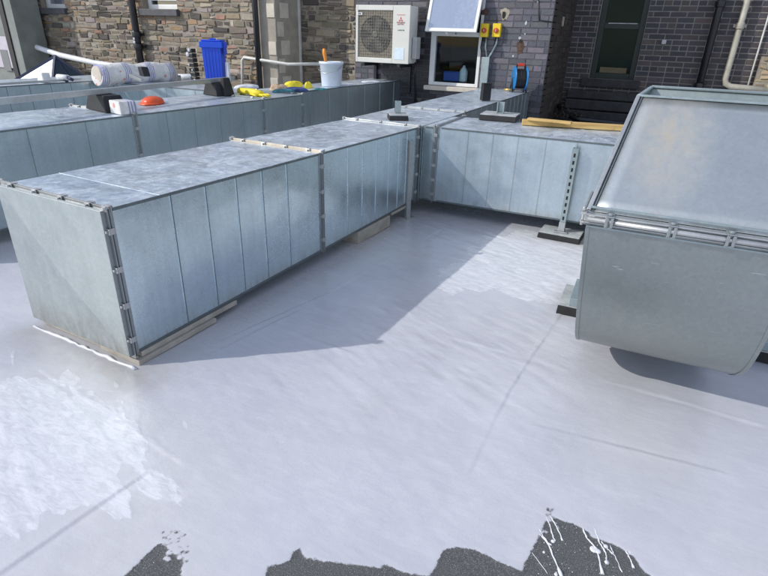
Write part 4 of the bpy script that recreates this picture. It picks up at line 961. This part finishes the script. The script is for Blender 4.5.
mb = MB(); mb.bar(TL+Vector((0, 0, .003)), TR+Vector((0, 0, .003)), .016, .008); mb.bar(BTL+Vector((0, 0, .003)), BTR+Vector((0, 0, .003)), .022, .010); mb.bar(TL+Vector((.0, .01, .002)), BTL+Vector((0, -.012, .002)), .014, .009); mb.build('rim', M['channel'], hd, .002)
c0 = BBL.lerp(BTL, .80)+Vector((.01, -.012, 0)); c1 = BBR.lerp(BTR, .80)+Vector((0, -.012, 0)); mb = MB(); mb.bar(c0, c1, .012, .004); mb.build('inner_seam', M['flange_dark'], hd)

# ------------------------------------------------------------------ supports
def channel_mb(mb, slots, h, w_=.041, d_=.041, t_=.003):
    mb.box(-w_/2, w_/2, 0, t_, 0, h); mb.box(-w_/2, -w_/2+t_, t_+.0003, d_, 0, h); mb.box(w_/2-t_, w_/2, t_+.0003, d_, 0, h)
    mb.box(-w_/2-.0, -w_/2+.009, d_+.0003, d_+t_, 0, h); mb.box(w_/2-.009, w_/2, d_+.0003, d_+t_, 0, h)
    k = .04; slots.cur = 1
    while k < h-.03: slots.box(-.0065, .0065, -.0012, -.0002, k, k+.026); k += .05
    slots.cur = 0
def rubber_foot(name, label, loc, rz, sx, sy, h, mat_top, extra=None, group=None):
    e = empty(name, loc, rz, label=label, cat='support block', group=group)
    mb = MB(); a, b_ = sx/2, sy/2; mb.hexa([(-a, -b_, 0), (a, -b_, 0), (a, b_, 0), (-a, b_, 0), (-a*.97, -b_*.95, h), (a*.97, -b_*.95, h), (a*.97, b_*.95, h), (-a*.97, b_*.95, h)]); mb.build('rubber_base', M['rubber'], e, .004)
    mb = MB(); mb.box(-a*.96, a*.96, -b_*.94, b_*.94, h+.001, h+.009); mb.build('top_plate', mat_top, e, .002)
    return e
s0 = Vector((-.373, 3.965, zg(0, 4)))
e = rubber_foot('support_post', 'slotted channel post on a rubber foot holding the back cross duct', (s0.x, s0.y-.02, s0.z+.002), R(-3), .30, .20, .038, M['pad_top'])
mb = MB(); channel_mb(mb, mb, .60); mb.v = [(x, y-.022, z+.048) for x, y, z in mb.v]; mb.build('channel', [M['channel'], M['slot']], e)
mb = MB(); mb.box(-.05, .05, -.055, -.024, .049, .056); mb.box(-.022, .022, -.03, -.0245, .0565, .12); mb.build('bracket', M['clamp'], e, .002)
e = empty('support_post', (-1.532, 3.80, zg(0, 3.8)+.002), R(62), label='plain light channel post at the inner corner of the long near duct', cat='support post')
mb = MB(); channel_mb(mb, MB(), .60, .041, .021); mb.build('channel', M['flange'], e)
mb = MB(); mb.box(-.04, .04, -.035, .05, 0, .006); mb.build('base_plate', M['flange'], e, .001)
p = Vector((-.105, 2.79, 0)); e = rubber_foot('support_block', 'rubber support foot under the left side of the open topped bend', (p.x, p.y, zg(0, p.y)+.002), 0, .20, .30, .045, M['pad_top'])
mb = MB(); mb.box(-.045, .0, -.14, .14, .055, .098); mb.build('channel', M['channel'], e, .002)
e = rubber_foot('support_block', 'rubber support foot under the right side of the open topped bend', (.72, 2.74, zg(0, 2.45)+.002), 0, .26, .30, .045, M['pad_top'])
mb = MB(); mb.box(-.045, .0, -.14, .14, .055, .098); mb.build('channel', M['channel'], e, .002)
# feet lying on the ducts
p = atz(398, 118, .62); e = rubber_foot('support_block', 'small rubber foot with upright bracket on the far end of the long near duct', (p.x-.02, p.y+.04, .606), R(-60), .20, .16, .035, M['pad_top'])
mb = MB(); mb.box(-.04, .0, -.02, .02, .045, .052); mb.box(-.044, -.036, -.024, .024, .0525, .14); mb.box(-.001, .006, -.024, .024, .0525, .14); mb.box(-.0358, -.0012, .016, .024, .0525, .14); mb.build('bracket', M['channel'], e, .001)
p = atz(498, 119, .62); e = rubber_foot('support_block', 'square rubber foot with bracket on top of the light blue cross duct', (p.x, p.y+.06, .611), R(4), .31, .26, .04, M['pad_top'])
mb = MB(); mb.box(-.03, .03, -.02, .02, .050, .056); mb.box(-.03, -.022, -.024, .024, .0565, .14); mb.box(.022, .03, -.024, .024, .0565, .14); mb.box(-.0218, .0218, .016, .024, .0565, .14); mb.build('bracket', M['channel'], e, .001)
# packing boards under the near duct
Md1 = Matrix.Translation((-1.71, 1.258, 0)) @ Matrix.Rotation(AZ, 4, 'Z')
def board(y0, y1, x0, x1, z0, z1, lab):
    mb = MB(); c = Md1 @ Vector(((x0+x1)/2, (y0+y1)/2, 0)); mb.box(-(x1-x0)/2, (x1-x0)/2, -(y1-y0)/2, (y1-y0)/2, z0, z1)
    o = mb.build('packing_board', M['pack'], bevel=.002); o.location = (c.x, c.y, 0); o.rotation_euler = (0, 0, AZ); tag(o, lab, 'board')
g_ = lambda y: zg(0, 1.258+y)+.002
board(.02, .46, -.22, .026, g_(.2), g_(.2)+.022, 'lower beige packing board under the front corner of the near duct')
board(.05, .62, -.22, .012, g_(.2)+.0235, .0, 'upper beige packing board under the front corner of the near duct')
board(1.80, 2.26, -.2, .016, g_(2), .012, 'grey block packed under the middle of the near duct')
board(2.30, 2.62, -.2, .008, .0, .019, 'thin grey packer under the far end of the near duct')
mb = MB(); mb.hexa([tuple(Md1 @ Vector(p)) for p in ((-.64, .03, g_(0)), (-.23, .03, g_(0)), (-.23, .3, g_(0)), (-.64, .3, g_(0)), (-.64, .03, -.002), (-.23, .03, -.002), (-.23, .3, -.002), (-.64, .3, -.002))]); tag(mb.build('packing_block', M['pack'], bevel=.003), 'pale block packed under the left side of the near duct', 'block')
# bead of paint at the foot of the end cap
mb = MB(); pts = [Md1 @ Vector((x, -.006+random.uniform(-.004, .004), g_(0)-.002)) for x in np.linspace(-.66, .035, 24)]
mb.tube(pts, [random.uniform(.004, .010) for _ in pts], 8); tag(mb.build('paint_bead', simple('fresh_white_paint', (.60, .61, .64), .3)), kind='structure')

# timbers on the cross duct
a = atz(522, 124, .62); b_ = atz(640, 131, .62)
def plank(a, b_, w_, h_, lab, zoff):
    a = Vector((a.x, a.y, 0)); b_ = Vector((b_.x, b_.y, 0)); L = (b_-a).length; mb = MB(); mb.box(0, L, 0, w_, 0, h_)
    o = mb.build('timber_plank', M['timber'], bevel=.003); o.location = (a.x, a.y, zoff); o.rotation_euler = (0, 0, math.atan2(b_.y-a.y, b_.x-a.x)); tag(o, lab, 'plank')
plank(a, b_, .09, .038, 'long yellow pine plank along the back edge of the light blue duct', .6115)
a2 = atz(530, 117.5, .66); b2 = atz(573, 121.5, .66); plank(Vector((a2.x, a2.y-.12, 0)), Vector((b2.x, b2.y-.12, 0)), .06, .018, 'short thin pine offcut lying on the long plank', .651)

# ------------------------------------------------------------------ things on the back ducts
# hose reel
p = atz(518, 91, .62); e = empty('hose_reel', (p.x, p.y, .612), R(25), label='blue cable reel with black drum standing at the end of the rear duct', cat='reel')
for s_ in (-1, 1):
    mb = MB(); mt_ = Matrix.Translation((s_*.075, 0, .16)) @ Matrix.Rotation(R(90), 4, 'Y'); mb.lathe([(.05, -.012), (.13, -.010), (.15, -.004), (.15, .006), (.13, .012), (.05, .012)], (0, 0, 0), 28, mat=mt_); mb.build('reel_disc', M['blue_reel'], e)
mb = MB(); mt_ = Matrix.Translation((0, 0, .16)) @ Matrix.Rotation(R(90), 4, 'Y')
mb.lathe([(.07, -.06)]+[(.118+.006*math.cos(k*2.6), -.058+k*.0058) for k in range(21)]+[(.07, .06)], (0, 0, 0), 28, mat=mt_); mb.build('wound_cable', M['black_plastic'], e)
mb = MB(); mb.tube([(-.09, -.07, 0), (-.09, 0, .16), (-.05, 0, .33), (.05, 0, .33), (.09, 0, .16), (.09, -.07, 0)], .012, 8); mb.tube([(-.09, .08, 0), (-.09, 0, .16)], .012, 8); mb.tube([(.09, .08, 0), (.09, 0, .16)], .012, 8); mb.build('stand', M['black_plastic'], e)
mb = MB(); mb.box(-.045, .045, -.014, .014, .31, .345); mb.build('handle', M['red_sw'], e, .006)
mb = MB(); p2 = (p.x-.18, p.y-.05, .63); mb.tube([(p2[0], p2[1], .63), (p2[0]+.07, p2[1]-.01, .635), (p2[0]+.14, p2[1]+.02, .63)], .013, 8)
tag(mb.build('hose_nozzle', M['brass']), 'brass nozzle lying left of the blue reel', 'nozzle')
# black foot beside trunking on the rear duct
p = atz(485, 100, .615); e = rubber_foot('support_block', 'black rubber foot standing on edge on the rear duct below the trunking', (p.x, p.y, .612), R(40), .10, .07, .17, M['rubber'])
def soft(name, lab, cat, base, sx, sy, h, mat, seed, group=None, top=.6, rz=0, amp=.35):
    "crumpled cloth or soft lump resting on a duct"
    rr = random.Random(seed); mb = MB(); n, m_ = 28, 10
    ph = [rr.uniform(0, 6.28) for _ in range(8)]; rings = []
    for j in range(m_+1):
        t = j/m_; r_ = math.cos(t*math.pi/2)**top; z = h*math.sin(t*math.pi/2); i0 = len(mb.v); rings.append(i0)
        for k in range(n):
            a = 2*math.pi*k/n; w_ = 1+amp*(.5*math.sin(3*a+ph[0]+t*2)+.35*math.sin(5*a+ph[1]-t*3)+.25*math.sin(9*a+ph[2]+t*5)); zz = z*(1+amp*.9*math.sin(4*a+ph[3])*math.sin(2.5*a+ph[4])*(1-t*.6)*(t > 0))
            mb.v.append((sx/2*r_*w_*math.cos(a), sy/2*r_*w_*math.sin(a), max(0, zz)))
    for a, b_ in zip(rings, rings[1:]):
        for k in range(n): mb.face((a+k, a+(k+1) % n, b_+(k+1) % n, b_+k), True)
    mb.face(tuple(rings[-1]+k for k in range(n)))
    o = mb.build(name, mat); o.location = base; o.rotation_euler = (0, 0, rz); tag(o, lab, cat, group); return o
DT = .635
def on(px, py): p = atz(px, py, DT); return (p.x, p.y, DT)
p = on(251, 98); a = on(239, 95); b_ = on(270, 97)
e = empty('rubber_glove', on(255, 96), label='bright yellow rubber glove lying in front of the blue bin', cat='glove')
pa = Vector(on(240, 94))-Vector(e.location); pb = Vector(on(262, 97))-Vector(e.location)
mb = MB(); dz = Vector((0, 0, .028)); mb.tube([pa+dz, pa.lerp(pb, .3)+dz*1.3, pa.lerp(pb, .65)+dz*1.2, pb+dz], [.035, .030, .036, .030], 12)
mb.build('palm_and_cuff', M['yellow_cloth'], e)
dr = (pb-pa).normalized(); nn = dr.cross(Vector((0, 0, 1)))
for k in range(4):
    mb = MB(); o_ = nn*(-.03+.02*k); mb.tube([pb+o_+dz*.8, pb+o_*1.3+dr*.05+dz*.9, pb+o_*1.5+dr*(.08+.01*(k % 3))+dz*.5], [.011, .010, .008], 8); mb.build('finger', M['yellow_cloth'], e)
mb = MB(); mb.tube([pa.lerp(pb, .6)+nn*.03+dz*.8, pa.lerp(pb, .85)+nn*.06+dz*.7, pb+nn*.07+dz*.5], [.012, .011, .008], 8); mb.build('thumb', M['yellow_cloth'], e)
for k, (px, py, sx_, sy_, h_, m_, nm, lab) in enumerate((
        (279, 90, .26, .20, .08, 'rag_tan', 'rag', 'tan striped rag at the left of the heap by the white bucket'),
        (283, 92, .32, .16, .04, 'rag_teal', 'rag', 'teal rag at the front of the heap by the white bucket'),
        (296, 91, .36, .22, .055, 'rag_blue', 'rag', 'dark blue rag under the heap by the white bucket'),
        (293, 88, .30, .15, .10, 'yellow_cloth', 'rag', 'long yellow cloth on top of the heap by the white bucket'),
        (308, 88, .12, .10, .09, 'yellow_cloth', 'sponge', 'small yellow sponge at the right end of the rag heap'),
        (320, 90, .20, .12, .03, 'rag_teal', 'rag', 'flat dark teal rag beside the foot of the white bucket'),
        (247, 88, .36, .16, .05, 'rag_white', 'sheet', 'folded white sheet behind the yellow glove'),
        (345, 85, .34, .2, .03, 'rag_white', 'sheet', 'thin white polythene sheet right of the white bucket'),
        (371, 82, .36, .18, .025, 'rag_white', 'sheet', 'thin white polythene sheet on the far end of the second duct'))):
    b0 = on(px, py); soft(nm, lab, 'cloth' if nm != 'sponge' else 'sponge', (b0[0], b0[1], DT), sx_*.8, sy_*.75, h_*.75, M[m_], 40+k, rz=R(60), amp=.22)
# bucket
p = on(331.5, 86); e = empty('bucket', p, label='white plastic bucket with an orange handled brush in it', cat='bucket')
mb = MB(); n = 28; ro_ = .150; ri_ = .138; hb = .285
mb.lathe([(.118, 0), (.122, .004), (ro_-.008, hb-.03), (ro_, hb-.028), (ro_+.004, hb), (ri_, hb), (ri_-.004, hb-.02), (.112, .01)], (0, 0, 0), n); mb.build('pail', M['bucket'], e)
mb = MB(); mb.tube([(-.148, 0, hb-.05), (-.13, -.09, hb-.10), (0, -.155, hb-.13), (.13, -.09, hb-.10), (.148, 0, hb-.05)], .004, 6); mb.build('wire_handle', M['flange'], e)
p0 = Vector((p[0]-.07, p[1]-.02, DT+.02)); mb = MB(); e2 = empty('brush', p0, label='orange handled paint brush standing in the white bucket', cat='brush')
mb.tube([(.04, .02, .03), (.0, .0, .28), (-.012, -.005, .36), (-.016, -.006, .41)], [.012, .018, .024, .016], 10); mb.build('brush_handle', M['orange'], e2)
mb = MB(); mb.box(.0, .07, .0, .03, .0, .04); mb.build('bristles', M['debris'], e2, .004)
# orange-red cap
p = on(153, 103); e = empty('cap', p, R(-60), label='small orange red domed plastic cap on the second duct', cat='cap')
mb = MB(); mb.lathe([(.10, .0), (.102, .01), (.095, .03), (.07, .045), (.045, .053), (.0001, .056)], (0, 0, 0), 24, sx=1.15, sy=.9); mb.build('dome', M['redorange'], e)
mb = MB(); mb.lathe([(.16, 0), (.165, .004), (.10, .012)], (.03, 0, 0), 24, sx=1.0, sy=.6); mb.build('brim', M['redorange'], e)
# cable tray rail on black feet
ra = atz(-30, 100, .80); rb = atz(237, 77, .80)
p0 = atz(104, 91, .775); p1 = atz(233, 78.5, .775); p0 = p0+(p0-p1)*.75
rail = MB(); A_ = Vector((p0.x, p0.y, p0.z)); B_ = Vector((p1.x, p1.y, p1.z)); dd = (B_-A_)
rail.bar(A_, B_, .042, .040); o = rail.build('channel_rail', M['flange'], bevel=.003); tag(o, 'long galvanised channel rail lying on black feet over the second duct', 'rail')
def railpt(px):
    best = min((abs(((Vector(A_).lerp(B_, t/400)-EYE).dot(ri)/(Vector(A_).lerp(B_, t/400)-EYE).dot(fw))*FPX+384-px), t) for t in range(401)); return Vector(A_).lerp(B_, best[1]/400)
for px, lab in ((104, 'black trapezoid rubber foot under the rail beside a white label, left of the orange cap'), (216, 'black rubber foot under the right end of the rail in front of the blue bin')):
    c = railpt(px); h_ = c.z-.022-DT
    e = empty('support_block', (c.x, c.y, DT), R(-14), label=lab, cat='support block')
    mb = MB(); a_ = .17 if px < 150 else .12; t_ = a_*.72; mb.hexa([(-a_, -.09, 0), (a_, -.09, 0), (a_, .09, 0), (-a_, .09, 0), (-t_, -.07, h_), (t_, -.07, h_), (t_, .07, h_), (-t_, .07, h_)]); mb.build('rubber_block', M['rubber'], e, .008)
    if px < 150:
        mb = MB(); mb.box(.18, .34, -.06, .07, 0, h_*.8); mb.build('printed_block', M['wrap'], e, .006)
    else:
        mb = MB(); mb.hexa([(.05, -.02, 0), (.16, -.02, 0), (.16, .1, 0), (.05, .1, 0), (.08, -.0, h_+.05), (.12, -.0, h_+.05), (.12, .08, h_+.05), (.08, .08, h_+.05)]); mb.build('upright_block', M['rubber'], e, .01)
# printed roll
ra_ = aty(97, 75, 4.75); rb_ = aty(172, 72, 5.75)
c0 = Vector((ra_.x, ra_.y, ra_.z)); c1 = Vector((rb_.x, rb_.y, rb_.z))
e = empty('membrane_roll', tuple(c0), math.atan2(c1.y-c0.y, c1.x-c0.x)-math.pi/2, label='thick roll of white wrapped membrane printed in red and blue', cat='roll')
Lr = (c1-c0).length; mb = MB(); dz_ = c1.z-c0.z
pts = [(random.uniform(-.004, .004), Lr*k/12, dz_*k/12-.012*math.sin(k*1.3)) for k in range(13)]
mb.tube(pts, [.122+.003*math.sin(k*1.9) for k in range(13)], 26); mb.build('wrapped_roll', M['wrap'], e)
mb = MB(); mb.tube([(0, -.006, 0), (0, .05, 0)], .10, 20); mb.build('roll_end', M['cream'], e)
# small clamp tool in front of the roll
p = aty(143, 76, 4.9); e = empty('clamp_tool', tuple(p), R(-20), label='small black and grey clamp resting against the printed roll', cat='tool')
mb = MB(); mb.hexa([(-.02, -.03, 0), (.1, -.03, -.0), (.1, .05, 0), (-.02, .05, 0), (-.05, -.03, .10), (.05, -.03, .10), (.05, .05, .10), (-.05, .05, .10)]); mb.build('jaw', M['black_plastic'], e, .006)
mb = MB(); mb.bar((-.26, -.04, -.01), (.12, -.06, -.04), .04, .035); mb.build('arm', M['flange'], e, .003)
# blue bin
p = Vector(on(216, 93)); b_ = Vector((p.x-.02, p.y+.05, DT))
e = empty('bin', tuple(b_), R(24), label='tall bright blue plastic bin with ribbed lid by the stone wall', cat='bin'); e.scale = (1.0, 1.0, 1.12)
mb = MB(); mb.hexa([(-.085, -.07, 0), (.085, -.07, 0), (.085, .07, 0), (-.085, .07, 0), (-.098, -.085, .42), (.098, -.085, .42), (.098, .085, .42), (-.098, .085, .42)])
for k in range(5):
    x = -.06+k*.03; mb.hexa([(x-.004, -.074, .03), (x+.004, -.074, .03), (x+.004, -.06, .03), (x-.004, -.06, .03), (x*1.12-.004, -.0870, .37), (x*1.12+.004, -.0870, .37), (x*1.12+.004, -.07, .37), (x*1.12-.004, -.07, .37)])
mb.build('bin_body', M['blue_bin'], e, .004)
mb = MB(); mb.box(-.112, .116, -.10, .095, .385, .435); mb.box(-.095, .10, -.085, .08, .4355, .452); mb.box(.116, .126, -.05, .04, .33, .43); mb.build('lid', M['blue_bin'], e, .010)
mb = MB(); mb.box(-.03, .03, -.02, .02, .4525, .463); mb.build('lid_knob', M['blue_bin'], e, .004)
mb = MB(); mb.hexa([(.12, -.0, .0), (.16, -.0, .0), (.16, .03, .0), (.12, .03, .0), (.135, -.0, .30), (.165, -.0, .30), (.165, .03, .30), (.135, .03, .30)]); tag(mb.build('white_board', M['rag_white'], loc=tuple(b_)), 'narrow white offcut leaning on the right side of the blue bin', 'offcut')
# black splashed stand left of the bin
p = aty(197, 90, 5.6); e = empty('splashed_stand', tuple(p), label='black ribbed stand spattered with white paint, left of the blue bin', cat='stand')
mb = MB()
for k in range(9): z = k*.055; mb.box(-.04+.008*(k % 2)-.004*k, .05-.004*k, -.04, .04, z, z+.048)
mb.tube([(.02, 0, -.25), (.02, 0, 0)], .02, 8); mb.build('ribbed_column', M['black_plastic'], e, .006)
for k, (x, z, r_) in enumerate(((-.03, .02, .014), (.02, .12, .02), (-.04, .17, .016), (.0, .24, .014), (-.05, .42, .03), (-.02, .47, .024), (-.045, .30, .014))):
    mb = MB(); mb.lathe([(r_, 0), (r_*.8, .006), (r_*.2, .009)], (0, 0, 0), 8, mat=Matrix.Translation((x, -.041, z)) @ Matrix.Rotation(R(90), 4, 'X')); mb.build('paint_splash', M['white_mark'], e)
# rooflight pyramid
ap = aty(55, 56, 6.2); bl = aty(17, 80, 5.9); bm = aty(52, 81, 6.0); br_ = aty(88, 80, 6.4)
bz = aty(17, 81, 5.85).z; e = empty('rooflight', (ap.x, ap.y, bz), label='pyramid rooflight with pale blue glass and navy frame at the left', cat='rooflight')
o_ = Vector((ap.x, ap.y, bz)); P = [Vector((bl.x, 5.85, bz))-o_, Vector((bm.x, 6.0, bz))-o_, Vector((br_.x, 6.5, bz))-o_, Vector((bl.x+.2, 6.7, bz))-o_]; AP = Vector((0, 0, ap.z-bz))
mb = MB(); mb.v += [tuple(P[0]), tuple(P[1]), tuple(AP)]; mb.face((0, 1, 2)); mb.build('pane', M['glass_roof'], e)
mb = MB(); mb.v += [tuple(P[1]), tuple(P[2]), tuple(AP)]; mb.face((0, 1, 2)); mb.build('pane', M['glass_dark'], e)
mb = MB(); mb.v += [tuple(P[2]), tuple(P[3]), tuple(AP), tuple(P[0])]; mb.face((0, 1, 2)); mb.face((1, 3, 2)); mb.build('pane', M['glass_dark'], e)
mb = MB()
for q_ in P: mb.bar(q_, AP, .035, .035)
for k in range(4): mb.bar(P[k], P[(k+1) % 4], .05, .05)
mb.bar(P[1].lerp(P[2], .5), AP, .025, .025); mb.build('frame', M['navy'], e)
mb = MB(); mb.box(bl.x-.2-o_.x, br_.x+.1-o_.x, -.5, .6, -.9, -.03); mb.build('kerb', M['flange'], e, .01)
# building corner at the far left
cx_ = aty(13, 60, 6.6); e = empty('clad_building', (cx_.x, 6.6, 0), label='grey clad building corner with a pale window at the left frame edge', cat='building')
k0 = aty(5, 40, 6.6).x-cx_.x; k1 = aty(22, 40, 6.6).x-cx_.x
mb = MB(); mb.box(-.02, .10, -.02, .5, ZB, 3.6); mb.build('black_post', M['black_plastic'], e, .005)
mb = MB(); mb.box(.101, .30, 0, .5, ZB, 3.6); mb.build('cladding_strip', M['slate_frame'], e, .005)
mb = MB(); mb.box(-2.5, -.021, .02, .4, ZB, 3.6); mb.build('wall', M['slate_frame'], e)
mb = MB(); mb.box(-2.3, -.05, .0, .018, .50, 1.02); mb.build('window_frame', M['lilac_panel'], e, .004)
for k in range(4):
    mb = MB(); mb.box(-.30-.42*k, -.10-.42*k, -.006, -.001, .45, .80); mb.build('pane', M['glass_dark'], e)
# low walls of white strip under rooflight
mb = MB(); q0 = atz(0, 84, .66); q1 = atz(80, 79, .66); mb.bar(q0-(q1-q0)*.2, q1, .05, .02); tag(mb.build('trim_strip', M['flange']), 'thin pale metal strip lying on the third duct in front of the rooflight', 'strip')
for px, lab in ((45, 'white cube end cap standing on the third duct in front of the rooflight'), ):
    p = atz(px, 82, .64); mb = MB(); mb.box(-.05, .05, -.05, .05, 0, .10); tag(mb.build('post_cap', M['white_pvc'], bevel=.01, loc=(p.x, p.y, .64)), lab, 'cap')
p = atz(66, 82, .64); e = empty('tool', (p.x, p.y, .64), label='small white and dark hand tool on the third duct', cat='tool')
mb = MB(); mb.tube([(-.12, 0, .05), (.05, 0, .05)], .03, 10); mb.build('tool_body', M['white_pvc'], e); mb = MB(); mb.tube([(.05, 0, .05), (.12, 0, .03)], .018, 8); mb.tube([(.0, 0, .04), (.02, 0, .0)], .018, 8); mb.build('tool_grip', M['navy'], e)

scene.view_settings.view_transform = 'Standard'; scene.view_settings.look = 'None'; scene.view_settings.exposure = 0
scene.render.engine = 'CYCLES'; scene.cycles.max_bounces = 6
